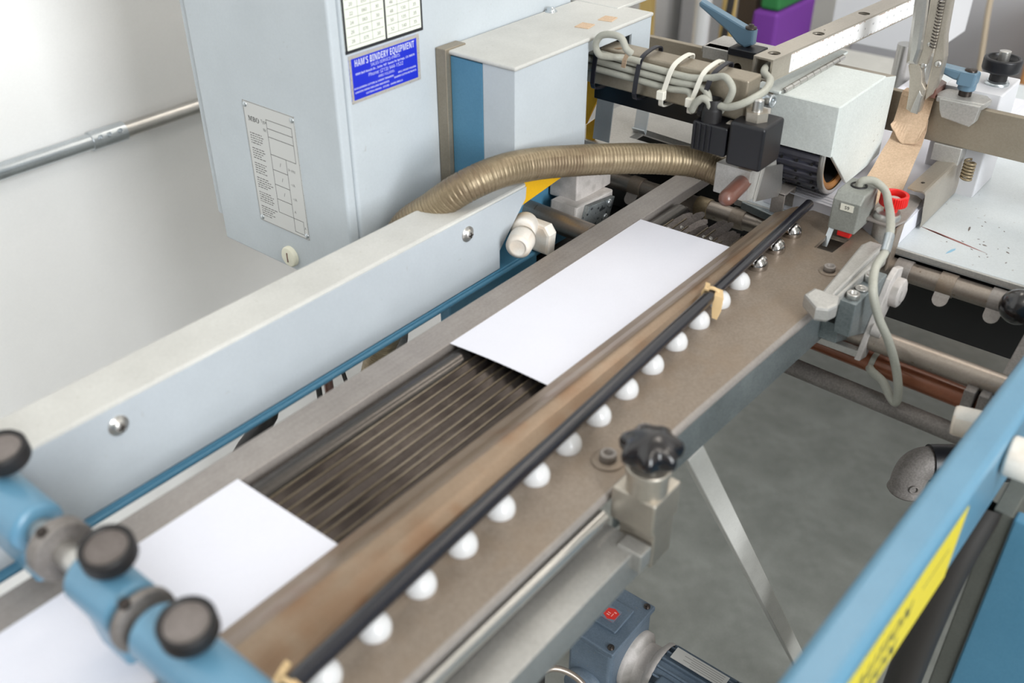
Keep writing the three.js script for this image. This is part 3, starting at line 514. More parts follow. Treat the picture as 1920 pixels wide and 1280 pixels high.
// diagonal brace and motor under the table
{
  const d = V(0.99, 0.0, -0.19).sub(V(0.523, 0.803, -0.248)), L = d.length();
  const g = new RoundedBoxGeometry(0.017, L, 0.009, 2, 0.001).translate(0, L / 2, 0);
  tag(mesh('diagonal_brace', aim(g, [0.523, 0.803, -0.248], [0.99, 0.0, -0.19]), M.paintDusty), 'pale grey flat diagonal brace running from the table down to the floor', 'brace');
}
{
  const t = thing('gear_motor', 'blue grey gear motor with red badge below the table', 'motor');
  mesh('gearbox', bx(0.574, 0.654, 0.30, 0.443, -0.386, -0.330, 0.006), M.motor, t);
  mesh('gearbox_lid', bx(0.572, 0.656, 0.443, 0.45, -0.388, -0.328, 0.002), M.motor, t);
  mesh('lid_plate', bx(0.596, 0.634, 0.45, 0.4535, -0.3745, -0.3415, 0.001), M.motor, t);
  const badge = canvasTex(128, 128, (x) => { x.fillStyle = '#6b7886'; x.fillRect(0, 0, 128, 128); x.fillStyle = '#d2322a'; x.beginPath(); x.moveTo(30, 6); x.lineTo(100, 6); x.lineTo(122, 64); x.lineTo(100, 122); x.lineTo(30, 122); x.lineTo(6, 64); x.fill(); x.fillStyle = '#e8a098'; x.fillRect(40, 30, 10, 30); x.fillRect(60, 30, 8, 30); x.fillRect(40, 76, 34, 8); x.fillRect(84, 76, 12, 24); });
  label('badge', badge, 0.018, 0.016, [0.614, 0.4538, -0.3585], 'y', t);
  for (const [x, z] of [[0.579, -0.381], [0.649, -0.381], [0.579, -0.335], [0.649, -0.335]]) mesh('lid_screw', lathe([x, 0.45, z], [x, 1, z], [[0.0036, 0], [0.0036, 0.002], [0, 0.0028]], 12), M.darkSteel, t);
  mesh('shaft_hub', lathe([0.574, 0.375, -0.358], [0.3, 0.375, -0.358], [[0.024, 0], [0.024, 0.01], [0.012, 0.012], [0.012, 0.03], [0, 0.03]], 32), M.motor, t);
  mesh('flange', lathe([0.622, 0.395, -0.330], [0.622, 0.395, 0], [[0.034, 0], [0.034, 0.006], [0.026, 0.012], [0.026, 0.024], [0.036, 0.03], [0.036, 0.036]], 36), M.castPale, t);
  mesh('motor_housing', cy([0.622, 0.395, -0.296], [0.622, 0.395, -0.217], 0.0315, 0.0315, 36), M.motor, t);
  for (let i = 0; i < 22; i++) { const a = i / 22 * 6.283; if (Math.sin(a) < -0.5) continue; const g = bx(-0.0012, 0.0012, 0.0305, 0.0365, -0.294, -0.219, 0.0004).rotateZ(a - Math.PI / 2).translate(0.622, 0.395, 0); mesh('cooling_fin', g, M.motor, t); }
  mesh('terminal_box', bx(0.568, 0.604, 0.385, 0.424, -0.287, -0.228, 0.004), M.motor, t);
  label('rating_plate', canvasTex(256, 96, (x) => { x.fillStyle = '#b9b8b4'; x.fillRect(0, 0, 256, 96); x.fillStyle = '#8a8884'; for (let i = 0; i < 5; i++) x.fillRect(16, 14 + i * 16, 150 + (i * 37) % 70, 5); }), 0.062, 0.016, [0.629, 0.4325, -0.256], 'y', t, { rot: [-Math.PI / 2, 0, Math.PI / 2] });
  mesh('fan_cover', lathe([0.622, 0.395, -0.217], [0.622, 0.395, 1], [[0.037, 0], [0.038, 0.004], [0.038, 0.026], [0.034, 0.036], [0.02, 0.04], [0, 0.041]], 40), M.motor, t);
  mesh('motor_foot', bx(0.585, 0.66, 0.0, 0.30, -0.38, -0.335, 0.003), M.motor, t);
  const c = thing('linkage_rods', 'pair of bright bent linkage rods beside the gear motor', 'linkage');
  mesh('rod', tube([[0.49, 0.46, -0.37], [0.515, 0.46, -0.362], [0.528, 0.445, -0.335], [0.51, 0.41, -0.30]], 0.0034, 40), M.shaft, c);
  mesh('rod', tube([[0.49, 0.46, -0.37], [0.487, 0.43, -0.345], [0.478, 0.39, -0.32]], 0.0034, 30), M.shaft, c);
  mesh('clevis', bx(0.478, 0.502, 0.448, 0.47, -0.382, -0.362, 0.002), M.darkSteel, c);
}

// ───────────────────────── cable bar, cables and ties ─────────────────────────
const BX = 0.78, BX1 = 0.806, BY0 = 0.957, BY1 = 0.9945;
{
  const t = thing('cable_bar', 'square bronze grey steel bar carrying strapped cables', 'bar');
  mesh('bar', bx(BX, BX1, BY0, BY1, -0.545, -0.3625, 0.002), M.bronzeBar, t);
  mesh('black_backing', bx(0.809, 0.816, 0.93, 0.957, -0.545, -0.375, 0.001), M.black, t);
}
{
  const cab = (pts, r, lab) => tag(mesh('control_cable', tube(pts, r, 140, 12), M.cableGrey), lab, 'cable');
  cab([[0.776, 0.9895, -0.545], [0.7765, 0.9892, -0.512], [0.7765, 0.988, -0.48], [0.7765, 0.9872, -0.446], [0.7765, 0.987, -0.418], [0.775, 0.9915, -0.397], [0.772, 0.9961, -0.3815], [0.7705, 0.9884, -0.3725], [0.772, 0.9754, -0.376], [0.7765, 0.966, -0.3828], [0.777, 0.955, -0.389]], 0.0032, 'grey cable on top of the strapped bundle ending in a loop');
  cab([[0.7765, 0.982, -0.545], [0.7765, 0.9815, -0.52], [0.7765, 0.9805, -0.475], [0.7765, 0.980, -0.434], [0.776, 0.981, -0.406], [0.773, 0.978, -0.398], [0.771, 0.9725, -0.3945]], 0.0034, 'grey cable in the middle of the strapped bundle');
  cab([[0.7765, 0.974, -0.545], [0.7765, 0.9738, -0.52], [0.7765, 0.973, -0.475], [0.7765, 0.9722, -0.439], [0.7755, 0.9735, -0.4168], [0.772, 0.967, -0.412], [0.769, 0.9605, -0.4095], [0.7665, 0.9685, -0.405], [0.766, 0.975, -0.3975], [0.7665, 0.973, -0.392], [0.768, 0.964, -0.3898]], 0.0034, 'grey cable curling down into the black plug');
  cab([[0.7498, 1.006, -0.4665], [0.7459, 1.0103, -0.4693], [0.7459, 1.0188, -0.4756], [0.7459, 1.0202, -0.4865], [0.7459, 1.0167, -0.4982], [0.7465, 1.008, -0.5036], [0.7500, 0.9985, -0.5022], [0.762, 0.9935, -0.499], [0.772, 0.992, -0.49], [0.7745, 0.9915, -0.47]], 0.0032, 'short grey cable loop standing above the bar end');
  cab([[0.87, 0.9905, -0.373], [0.838, 0.9905, -0.3735], [0.822, 0.9905, -0.368], [0.811, 0.9885, -0.3565], [0.795, 0.9845, -0.3525], [0.778, 0.981, -0.3555], [0.7705, 0.9755, -0.364], [0.77, 0.971, -0.375], [0.7715, 0.970, -0.387]], 0.0034, 'grey cable leaving the open end of the ruler tube');
}
function tie(z, dz, mat, lab, head, lean = 0) { // strap loop round bar and cables
  const t = thing('cable_tie', lab, 'cable tie');
  const a = BX - 0.0085, b = BX1 + 0.002, c = BY0 - 0.0025, d = BY1 + 0.0025;
  const P = [[a, c + 0.006], [a + 0.004, c], [b, c], [b + 0.001, (c + d) / 2], [b, d], [a + 0.012, d + 0.0008], [a + 0.003, d - 0.004], [a, (c + d) / 2], [a, c + 0.006]];
  const pts = P.map(([x, y]) => [x, y, z + dz * (y - (c + d) / 2) / (d - c)]);
  const cv = new THREE.CatmullRomCurve3(pts.map((p) => V(...p)), false, 'centripetal');
  mesh('strap', ribbon(cv.getPoints(70).map((p) => [p.x, p.y, p.z]), 0.0044, 0.0014), mat, t);
  if (head) mesh('lock_head', bx(a - 0.005, a + 0.001, c + 0.008, c + 0.0165, z - dz * 0.25 - 0.004, z - dz * 0.25 + 0.004, 0.001), mat, t);
}
tie(-0.5212, 0.003, M.tieBlack, 'black cable tie beside the guard box opening', false);
tie(-0.4725, 0.004, M.tieBlack, 'black cable tie round the middle of the cable bar', false);
tie(-0.4405, 0.010, M.tieWhite, 'white cable tie with square head next to the black tie', true);
tie(-0.4095, 0.011, M.tieWhite, 'white cable tie with square head near the black plug', true);
tie(-0.3995, 0.009, M.tieBlack, 'black cable tie next to the cable loop by the plug', false);
{
  const t = mesh('masking_tie', ribbon([[0.776, 0.9975, -0.500], [0.765, 1.0035, -0.486], [0.752, 1.0075, -0.470], [0.7575, 0.996, -0.478], [0.767, 0.985, -0.485]], 0.0045, 0.001), M.kraft); tag(t, 'strip of tan tape tied round the cable loop', 'tape');
}
// ───────────────────────── solenoid valve ─────────────────────────
{
  const t = thing('solenoid_valve', 'black solenoid coil with plug on a bright metal valve block', 'valve');
  mesh('valve_block', prism('z', [[0.778, 0.884], [0.842, 0.872], [0.842, 0.885], [0.832, 0.908], [0.778, 0.9135]], -0.383, -0.347, 0.001), M.alu, t);
  mesh('coil', bx(0.762, 0.802, 0.9215, 0.9625, -0.367, -0.3325, 0.003), M.black, t);
  mesh('coil_foot', bx(0.782, 0.80, 0.908, 0.9215, -0.362, -0.35, 0.001), M.brass, t);
  mesh('nut', hexNut([0.78, 0.9625, -0.3505], [0.78, 0.9705, -0.3505], 0.0108), M.nickel, t);
  const st = mesh('threaded_stud', lathe([0.78, 0.9705, -0.3505], [0.78, 1, -0.3505], Array.from({ length: 15 }, (_, i) => [i === 14 ? 0.0028 : 0.0050 - (i % 2) * 0.0006, i * 0.0008]).concat([[0, 0.0112]]), 24), M.bright, t);
  const p = mesh('plug', bx(0.7625, 0.798, 0.9265, 0.954, -0.404, -0.3685, 0.002), M.black, t);
  for (let i = 0; i < 4; i++) mesh('rib', bx(0.7612, 0.763, 0.928, 0.953, -0.402 + i * 0.0052, -0.3998 + i * 0.0052, 0.0004), M.black, p);
  mesh('cable_gland', lathe([0.7725, 0.953, -0.3905], [0.7725, 1, -0.3905], [[0.0092, 0], [0.0092, 0.0115], [0.0088, 0.012], [0.0088, 0.0135], [0.0084, 0.0138], [0.0084, 0.0215], [0.0062, 0.0215], [0.0058, 0.016], [0, 0.016]], 32), M.blackRubber, p);
  label('tag', canvasTex(96, 64, (x) => { x.fillStyle = '#e5ddd2'; x.fillRect(0, 0, 96, 64); x.fillStyle = '#6a655e'; x.font = 'bold 40px sans-serif'; x.textAlign = 'center'; x.fillText('Y1', 48, 46); }), 0.0095, 0.006, [0.779, 0.9543, -0.3735], 'y', p, { rot: [-Math.PI / 2, 0, 0.1] });
  const pl = mesh('plug_pin', lathe([0.778, 0.9, -0.3545], [0.70, 0.894, -0.3495], [[0.0078, -0.004], [0.0078, 0.029], [0.0074, 0.033], [0.0058, 0.0368], [0.003, 0.0392], [0, 0.04]], 28), M.brownRod, t);
  pl.userData.label = 'brown rounded plug pin';
  mesh('side_plate', prism('z', [[0.80, 0.912], [0.842, 0.9], [0.848, 0.872], [0.842, 0.866], [0.79, 0.88]], -0.3468, -0.3435, 0.0008), M.bright, t);
}
{
  const t = thing('pivot_bolt', 'bright cap screw and zinc bracket under the ruler tube', 'bolt');
  mesh('bracket', bx(0.812, 0.822, 0.945, 0.976, -0.372, -0.364, 0.0008), M.zinc, t);
  capScrew(t, [0.8185, 0.967, -0.364], [-0.1, 0.05, 1], 0.0062, 0.011, M.zinc);
}

// ───────────────────────── flat cross bar, clamps, ruler tube ─────────────────────────
{
  const t = mesh('flat_cross_bar', bx(1.0, 1.008, 0.8965, 0.9395, -0.72, 0.12, 0.0012), M.bronzeBar);
  tag(t, 'long flat bronze grey cross bar behind the suction hood', 'bar');
}
const TX0 = 0.832, TX1 = 1.36, TW = 0.0205, TH = 0.0215;
{
  const t = thing('ruler_tube', 'square nickel tube with drilled holes and white ruler on its side', 'tube');
  const L = TX1 - TX0, w = TW, h = TH, k = 0.0022;
  const holes = [[0.019, 0], [0.103, 0], [0.200, 0], [0.30, 0]].map(([a, b]) => circlePts(a, b, 0.0062, 28));
  holes.push(circlePts(0.118, -0.0015, 0.0014, 12));
  mesh('tube', [prism('y', [[0, -w / 2], [L, -w / 2], [L, w / 2], [0, w / 2]], -k, 0, 0.0003, holes), bx(0, L, -h, -h + k, -w / 2, w / 2, 0.0004), bx(0, L, -h + k, -k, -w / 2, -w / 2 + k, 0.0001), bx(0, L, -h + k, -k, w / 2 - k, w / 2, 0.0001)], M.nickel, t);
  const rt = canvasTex(2000, 88, (x, W, H) => { x.fillStyle = '#f4f4f4'; x.fillRect(0, 0, W, H); x.fillStyle = '#3a3a3a'; x.font = '15px sans-serif'; for (let i = 0; i < 60; i++) { x.fillRect(20 + i * 33, H - (i % 5 ? 9 : 16), 2, i % 5 ? 9 : 16); if (i % 2 === 0) x.fillText(String(i / 2), 16 + i * 33, 40 + (i % 4) * 4); } x.fillStyle = '#a07858'; let s = 3; for (let i = 0; i < 150; i++) { s = (s * 1103515245 + 12345) % 2147483648; const px = s / 2147483648 * W; s = (s * 1103515245 + 12345) % 2147483648; x.fillRect(px, s / 2147483648 < 0.6 ? 0 : H - 3, 3 + (s % 12), 2 + (s % 3)); } });
  const r = label('ruler', rt, L - 0.033, 0.0175, [0.033 + (L - 0.033) / 2, -h / 2, w / 2 + 0.0003], 'z', t); r.userData.label = 'white ruler with tick marks';
  t.position.set(TX0, 1.0, -0.3755); t.rotation.y = -0.072;
}
{
  const t = thing('bar_clamp', 'clamp with blue lever and black cap on the flat cross bar', 'clamp');
  mesh('clamp_plate', prism('y', [[0.985, -0.52], [1.035, -0.52], [1.035, -0.43], [0.985, -0.43]], 0.9405, 0.9475, 0.001), M.alu, t);
  mesh('clamp_lip', bx(0.9835, 0.9985, 0.934, 0.9475, -0.518, -0.486, 0.0012), M.alu, t);
  mesh('drilled_block', prism('x', [[-0.483, 0.90], [-0.4505, 0.90], [-0.4505, 0.9465], [-0.483, 0.9465]], 0.978, 0.998, 0.0008, [circlePts(-0.4705, 0.934, 0.0058, 28)]), M.bronzeBar, t);
  mesh('black_cap', bx(0.976, 1.004, 0.9465, 0.9545, -0.4835, -0.449, 0.0012), M.black, t);
  const lv = mesh('lever', prism('x', [[-0.461, 0.958], [-0.461, 0.9735], [-0.4745, 0.9765], [-0.529, 0.9945], [-0.5315, 0.9915], [-0.5305, 0.988], [-0.492, 0.967], [-0.480, 0.957], [-0.47, 0.9535]], 0.987, 0.9985, 0.0022), M.blueLever, t);
  mesh('lever_screw', lathe([0.992, 0.974, -0.467], [0.992, 1.1, -0.464], [[0.0062, 0], [0.0062, 0.002], [0.003, 0.0024], [0.003, 0.0045], [0, 0.005]], 20), M.darkSteel, lv);
}
{
  const t = thing('lever_clamp', 'bent steel clamp plate with short blue lever on the flat bar', 'clamp');
  mesh('clamp_plate', prism('y', [[0.99, -0.258], [0.999, -0.262], [1.018, -0.258], [1.03, -0.245], [1.028, -0.225], [1.012, -0.212], [0.993, -0.2145]], 0.9405, 0.9465, 0.001), M.alu, t);
  mesh('clamp_flap', prism('x', [[-0.2555, 0.9455], [-0.2155, 0.9455], [-0.217, 0.929], [-0.2215, 0.9235], [-0.249, 0.927], [-0.2525, 0.9335]], 0.9875, 0.9985, 0.0012), M.alu, t);
  mesh('stem', cy([1.008, 0.9465, -0.2375], [1.008, 0.957, -0.2375], 0.0062), M.darkSteel, t);
  mesh('hub', lathe([1.008, 0.9525, -0.2375], [1.008, 1.1, -0.2375], [[0.0078, 0], [0.0085, 0.001], [0.0085, 0.0085]], 28), M.blueLever, t);
  const lv = mesh('lever', prism('z', [[0.998, 0.9585], [1.017, 0.9575], [1.0175, 0.9685], [1.014, 0.9705], [1.0, 0.9705]], -0.2465, -0.2295, 0.002), M.blueLever, t);
  mesh('lever_arm', prism('x', [[-0.23, 0.9595], [-0.23, 0.9705], [-0.2665, 0.9725], [-0.2705, 0.9695], [-0.2685, 0.967], [-0.25, 0.9615]], 1.0, 1.015, 0.002), M.blueLever, lv);
  mesh('slotted_screw', lathe([1.008, 0.9705, -0.2375], [1.008, 1.1, -0.2375], [[0.0058, 0], [0.0058, 0.0018], [0.004, 0.0028], [0, 0.0031]], 24), M.darkSteel, lv);
}
{
  const t = thing('hand_knob_post', 'black round hand knob with threaded stud on a pale block', 'knob');
  mesh('pale_block', prism('z', [[1.02, 0.84], [1.085, 0.84], [1.085, 0.949], [1.02, 0.949]], -0.262, -0.206, 0.0015), M.paleBox, t);
  mesh('washer', lathe([1.055, 0.949, -0.2215], [1.055, 1.1, -0.2215], [[0.0118, 0], [0.0118, 0.0018], [0.0105, 0.002], [0.0105, 0.004], [0, 0.004]], 32), M.zinc, t);
  mesh('knob_neck', cy([1.055, 0.953, -0.2215], [1.055, 0.963, -0.2215], 0.0085), M.blackRubber, t);
  mesh('knob_rim', lathe([1.055, 0.962, -0.2215], [1.055, 1.1, -0.2215], [[0.008, 0], [0.0172, 0.0008], [0.0182, 0.003], [0.0182, 0.0122], [0.0174, 0.0138], [0.0158, 0.0142], [0.0142, 0.0135], [0.0135, 0.0075], [0, 0.0068]], 56), M.black, t);
  mesh('threaded_stud', lathe([1.055, 0.968, -0.2215], [1.055, 1.1, -0.2215], Array.from({ length: 17 }, (_, i) => [0.0056 - (i % 2) * 0.0007, i * 0.0009]).concat([[0, 0.0148]]), 24), M.bright, t);
}
// ───────────────────────── suction hood with drum ─────────────────────────
{
  const t = thing('suction_hood', 'pale grey sheet metal hood over the black suction drum', 'machine hood');
  mesh('side_panel', prism('z', [[0.848, 0.9175], [0.8455, 0.966], [0.952, 0.966], [0.985, 0.9585], [0.9855, 0.875], [0.955, 0.872], [0.902, 0.8715]], -0.3035, -0.30, 0.0008), M.paintHood, t);
  mesh('back_side_panel', prism('z', [[0.848, 0.9175], [0.8455, 0.966], [0.952, 0.966], [0.985, 0.9585], [0.985, 0.90]], -0.3665, -0.3635, 0.0006), M.paintHood, t);
  mesh('front_panel', prism('z', [[0.8455, 0.9175], [0.849, 0.9175], [0.847, 0.966], [0.8435, 0.966]], -0.366, -0.3005, 0.0006), M.paintHood, t);
  mesh('top_panel', bx(0.8445, 0.955, 0.963, 0.9668, -0.357, -0.3003, 0.0012), M.paintHood, t);
  mesh('rear_panel', prism('z', [[0.952, 0.9665], [0.9865, 0.9585], [0.9865, 0.90], [0.983, 0.90], [0.983, 0.957], [0.952, 0.9635]], -0.366, -0.301, 0.0006), M.bronzeBar, t);
  mesh('top_plate', bx(0.842, 1.0, 0.966, 0.9685, -0.386, -0.359, 0.0006), M.paintHood, t);
  const h = mesh('piano_hinge', cy([0.846, 0.9685, -0.357], [0.979, 0.9685, -0.3555], 0.0024, 0.0024, 14), M.bright, t);
  for (let i = 0; i < 9; i++) mesh('knuckle', cy([0.848 + i * 0.0147, 0.9685, -0.357 + i * 0.00017], [0.8612 + i * 0.0147, 0.9685, -0.357 + (i + 0.9) * 0.00017], 0.0028, 0.0028, 14), M.bright, h);
}
{
  const t = thing('suction_drum', 'black ribbed suction drum with perforations under the hood', 'drum');
  const cx = 0.8925, cyy = 0.9062, R = 0.0425, pts = [];
  for (let i = 0; i < 216; i++) { const a = i / 216 * 6.283185, ph = (i % 9); const r = R - (ph < 3 ? 0.0028 : ph === 3 || ph === 8 ? 0.0005 : 0); pts.push([cx + r * Math.cos(a), cyy + r * Math.sin(a)]); }
  mesh('ribbed_shell', prism('z', pts, -0.358, -0.3125, 0, [circlePts(cx, cyy, 0.034, 48)]), M.drum, t);
  mesh('rim', lathe([cx, cyy, -0.3125], [cx, cyy, 0], [[0.0355, 0], [0.0428, 0], [0.0428, 0.0045], [0.0405, 0.0052], [0.0385, 0.0045]], 64), M.bright, t);
  mesh('tan_ring', lathe([cx, cyy, -0.3125], [cx, cyy, 0], [[0.032, 0], [0.0385, 0], [0.0385, 0.0035], [0.034, 0.0025], [0.032, 0.0015]], 64), M.orange, t);
  mesh('hub', lathe([cx, cyy, -0.357], [cx, cyy, 0], [[0.0, 0.0], [0.034, 0], [0.034, 0.044], [0.03, 0.0445], [0.027, 0.034], [0, 0.03]], 48), M.blackRubber, t);
  mesh('rim', lathe([cx, cyy, -0.3625], [cx, cyy, 0], [[0.034, 0], [0.0428, 0], [0.0428, 0.0045], [0.034, 0.0045]], 64), M.steelBrown, t);
  for (let i = 0; i < 9; i++) for (let k = 0; k < 3; k++) { const a = Math.PI + (i - 1) * 0.2618 + 0.05, z = -0.35 + k * 0.0155; const p = [cx + (R - 0.001) * Math.cos(a), cyy + (R - 0.001) * Math.sin(a), z]; const q = [cx + (R + 0.0006) * Math.cos(a), cyy + (R + 0.0006) * Math.sin(a), z]; mesh('perforation', cy(p, q, 0.0014, 0.0014, 10), M.blackPlate, t); }
}
// ───────────────────────── feeder table, paper pile, kraft strip, pliers ─────────────────────────
{
  const t = thing('feeder_table', 'pale grey painted feeder table with scratches and red scuff', 'table');
  mesh('table_top', prism('y', [[0.866, -0.40], [0.866, 0.16], [1.42, 0.16], [1.42, -0.40]], 0.831, 0.84, 0.001), M.tablePaint, t);
  mesh('front_edge', bx(0.8635, 0.866, 0.8335, 0.8395, -0.40, 0.16, 0.0006), M.alu, t);
  const scuff = (name, a, b, w, mat) => { const dx = b[0] - a[0], dz = b[1] - a[1], L = Math.hypot(dx, dz), nx = -dz / L * w / 2, nz = dx / L * w / 2; mesh(name, prism('y', [[a[0], a[1]], [a[0] + dx * 0.3 + nx, a[1] + dz * 0.3 + nz], [a[0] + dx * 0.7 + nx * 0.8, a[1] + dz * 0.7 + nz * 0.8], [b[0], b[1]], [a[0] + dx * 0.6 - nx, a[1] + dz * 0.6 - nz], [a[0] + dx * 0.2 - nx, a[1] + dz * 0.2 - nz]], 0.84, 0.8401, 0), mat, t); };
  const red = std({ color: 0x8e5a55, roughness: 0.7 }), dk = std({ color: 0x6d635e, roughness: 0.7 }), bl = std({ color: 0x8fb8cf, roughness: 0.7 });
  scuff('red_scuff', [0.9215, -0.224], [0.905, -0.1565], 0.003, red); scuff('red_scuff', [0.9215, -0.225], [0.912, -0.19], 0.002, red);
  scuff('dark_scuff', [0.952, -0.187], [0.94, -0.185], 0.0018, dk); scuff('dark_scuff', [0.921, -0.166], [0.92, -0.161], 0.0022, dk); scuff('dark_scuff', [0.9205, -0.144], [0.918, -0.140], 0.0018, dk); scuff('blue_scuff', [0.897, -0.183], [0.88, -0.187], 0.003, bl);
  for (let i = 0; i < 26; i++) { const x = 0.885 + rnd() * 0.1, z = -0.20 + rnd() * 0.1, l = 0.001 + rnd() * 0.003, a = rnd() * 3; scuff('paint_chip', [x, z], [x + l * Math.cos(a), z + l * Math.sin(a)], 0.0012, dk); }
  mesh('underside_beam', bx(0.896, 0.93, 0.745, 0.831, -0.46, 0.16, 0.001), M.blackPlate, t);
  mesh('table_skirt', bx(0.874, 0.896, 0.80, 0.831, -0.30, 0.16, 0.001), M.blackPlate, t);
}
{
  const t = thing('paper_pile', 'pile of white paper sheets lying under the suction drum', 'paper pile');
  mesh('pile_body', prism('y', [[0.874, -0.372], [0.866, -0.297], [0.862, -0.2285], [1.30, -0.2285], [1.30, -0.372]], 0.8402, 0.860, 0.0004), M.paper, t);
  for (let i = 0; i < 4; i++) { const y = 0.8605 + i * 0.0007, d = 0.0015 * i; mesh('sheet', prism('y', [[0.871 + d * 3, -0.375 + d], [0.864 + d * 3, -0.298], [0.861 + d * 2, -0.2278 - d], [1.29, -0.2278 - d], [1.29, -0.373 + d]], y, y + 0.00045, 0), M.paper, t); }
  const f = mesh('feed_plate', prism('y', [[0.862, -0.39], [0.852, -0.345], [0.85, -0.315], [0.876, -0.305], [0.90, -0.31], [0.90, -0.39]], 0.8305, 0.8392, 0.001), M.steelBlue); tag(f, 'dark blue grey feed plate at the front of the paper pile', 'plate');
}
{
  const a = mesh('kraft_strip', ribbon([[0.9982, 0.918, -0.2785], [0.9975, 0.906, -0.278], [0.988, 0.894, -0.277], [0.968, 0.885, -0.2755], [0.948, 0.875, -0.2735], [0.925, 0.8685, -0.271], [0.905, 0.8655, -0.269], [0.885, 0.8648, -0.2675]], [0.031, 0.032, 0.033, 0.035, 0.037, 0.039, 0.041, 0.042], 0.0012), M.kraft);
  tag(a, 'brown kraft board strip curving down onto the paper pile', 'board strip');
  const S = [], n = 12;
  const path = [[1.0125, 0.927], [1.0125, 0.938], [1.0095, 0.9415], [0.9985, 0.9415], [0.9955, 0.938], [0.994, 0.925], [0.9905, 0.912], [0.983, 0.9035]];
  path.forEach(([x, y], i) => { const row = []; for (let j = 0; j <= n; j++) { const v = j / n; let yy = y; if (i === path.length - 1) yy += [0.007, 0.003, 0.001, -0.003, -0.006, -0.0085, -0.0095, -0.0085, -0.008, -0.0075, -0.007, -0.005, -0.002][j]; row.push([x, yy, -0.2945 + 0.0325 * v]); } S.push(row); });
  tag(mesh('torn_kraft_flap', sheet(S, 0.0012), M.kraft), 'torn brown kraft flap folded over the flat bar under the pliers', 'board flap');
}
{
  const t = thing('locking_pliers', 'steel locking pliers clamping the kraft flap to the bar', 'pliers');
  const x0 = 0.982, x1 = 0.9925;
  mesh('lower_jaw', prism('x', [[-0.2785, 0.927], [-0.272, 0.9265], [-0.2695, 0.929], [-0.2685, 0.952], [-0.2735, 0.958], [-0.276, 0.968], [-0.279, 0.9745], [-0.2875, 0.978], [-0.2905, 0.972], [-0.287, 0.962], [-0.284, 0.945], [-0.283, 0.929]], x0, x1, 0.0016), M.nickel, t);
  mesh('jaw_tip', prism('x', [[-0.2775, 0.9275], [-0.2705, 0.927], [-0.270, 0.946], [-0.2735, 0.951], [-0.2765, 0.936]], x0 - 0.0016, x0 + 0.001, 0.0006), M.bright, t);
  mesh('handle_channel', prism('x', [[-0.2925, 0.974], [-0.282, 0.9745], [-0.2805, 0.99], [-0.283, 1.02], [-0.2865, 1.05], [-0.288, 1.12], [-0.3, 1.12], [-0.2995, 1.05], [-0.296, 1.01]], 0.978, 0.994, 0.004), M.bright, t);
  mesh('upper_plate', prism('x', [[-0.2825, 0.974], [-0.273, 0.9765], [-0.2715, 1.0], [-0.276, 1.03], [-0.278, 1.12], [-0.287, 1.12], [-0.2845, 1.04], [-0.281, 0.99]], 0.983, 0.989, 0.001), M.nickel, t);
  mesh('fixed_jaw', prism('x', [[-0.268, 0.9405], [-0.262, 0.948], [-0.259, 0.965], [-0.259, 0.985], [-0.2635, 1.005], [-0.2655, 1.035], [-0.264, 1.12], [-0.272, 1.12], [-0.272, 1.035], [-0.2705, 1.0], [-0.2695, 0.965], [-0.2695, 0.95]], 0.986, 0.9975, 0.0014), M.nickel, t);
  mesh('upper_jaw', prism('x', [[-0.2695, 0.9435], [-0.26, 0.9435], [-0.26, 0.952], [-0.2695, 0.955]], 0.988, 1.02, 0.001), M.brownRod, t);
  mesh('jaw_back', bx(1.0135, 1.02, 0.925, 0.9445, -0.281, -0.263, 0.001), M.nickel, t);
  const sp = []; for (let i = 0; i <= 420; i++) { const a = i / 420 * 30 * 6.283; sp.push([0.9845 + 0.0025 * Math.cos(a), 0.992 + 0.09 * i / 420, -0.2725 - 0.003 * i / 420 + 0.0025 * Math.sin(a)]); }
  mesh('spring', tube(sp, 0.0005, 900, 6), M.darkSteel, t);
  for (const [y, z, r] of [[0.9745, -0.2765, 0.0034], [0.9955, -0.2755, 0.003], [0.9785, -0.2635, 0.0034]]) mesh('rivet', lathe([0.9855, y, z], [0.9, y, z], [[r, 0], [r, 0.0015], [r * 0.6, 0.0028], [0, 0.003]], 20), M.bright, t);
}
{ // bent guide at the right edge of the pile
  const S = [];
  for (let i = 0; i <= 6; i++) { const x = 0.909 + i * 0.03, e = i === 0 ? 1 : 0; S.push([[x + 0.008 * e, 0.878, -0.245], [x + 0.002 * e, 0.8795, -0.236], [x, 0.881, -0.2285], [x, 0.8805, -0.2265], [x - 0.0, 0.878, -0.2252], [x, 0.8655, -0.2242], [x + 0.003 * e, 0.852, -0.2235], [x + 0.005 * e, 0.8425, -0.224]]); }
  const t = thing('bent_side_guide', 'bent stainless side guide standing at the edge of the paper pile', 'guide');
  mesh('bent_plate', sheet(S, 0.0015), M.nickel, t);
  mesh('dent_hole', lathe([0.933, 0.8795, -0.236], [0.933, 1, -0.234], [[0.0022, 0], [0.0016, 0.0004], [0, 0.0003]], 12), M.darkSteel, t);
}
{
  const t = thing('spring_post', 'short block and coiled spring hanging under the flat bar', 'spring post');
  mesh('post_block', bx(0.998, 1.02, 0.878, 0.8965, -0.252, -0.224, 0.001), M.alu, t);
  const sp = []; for (let i = 0; i <= 120; i++) { const a = i / 120 * 6 * 6.283; sp.push([1.005 + 0.005 * Math.cos(a), 0.864 + 0.02 * i / 120, -0.2145 + 0.005 * Math.sin(a)]); }
  mesh('coil', tube(sp, 0.0014, 260, 8), M.brass, t);
}
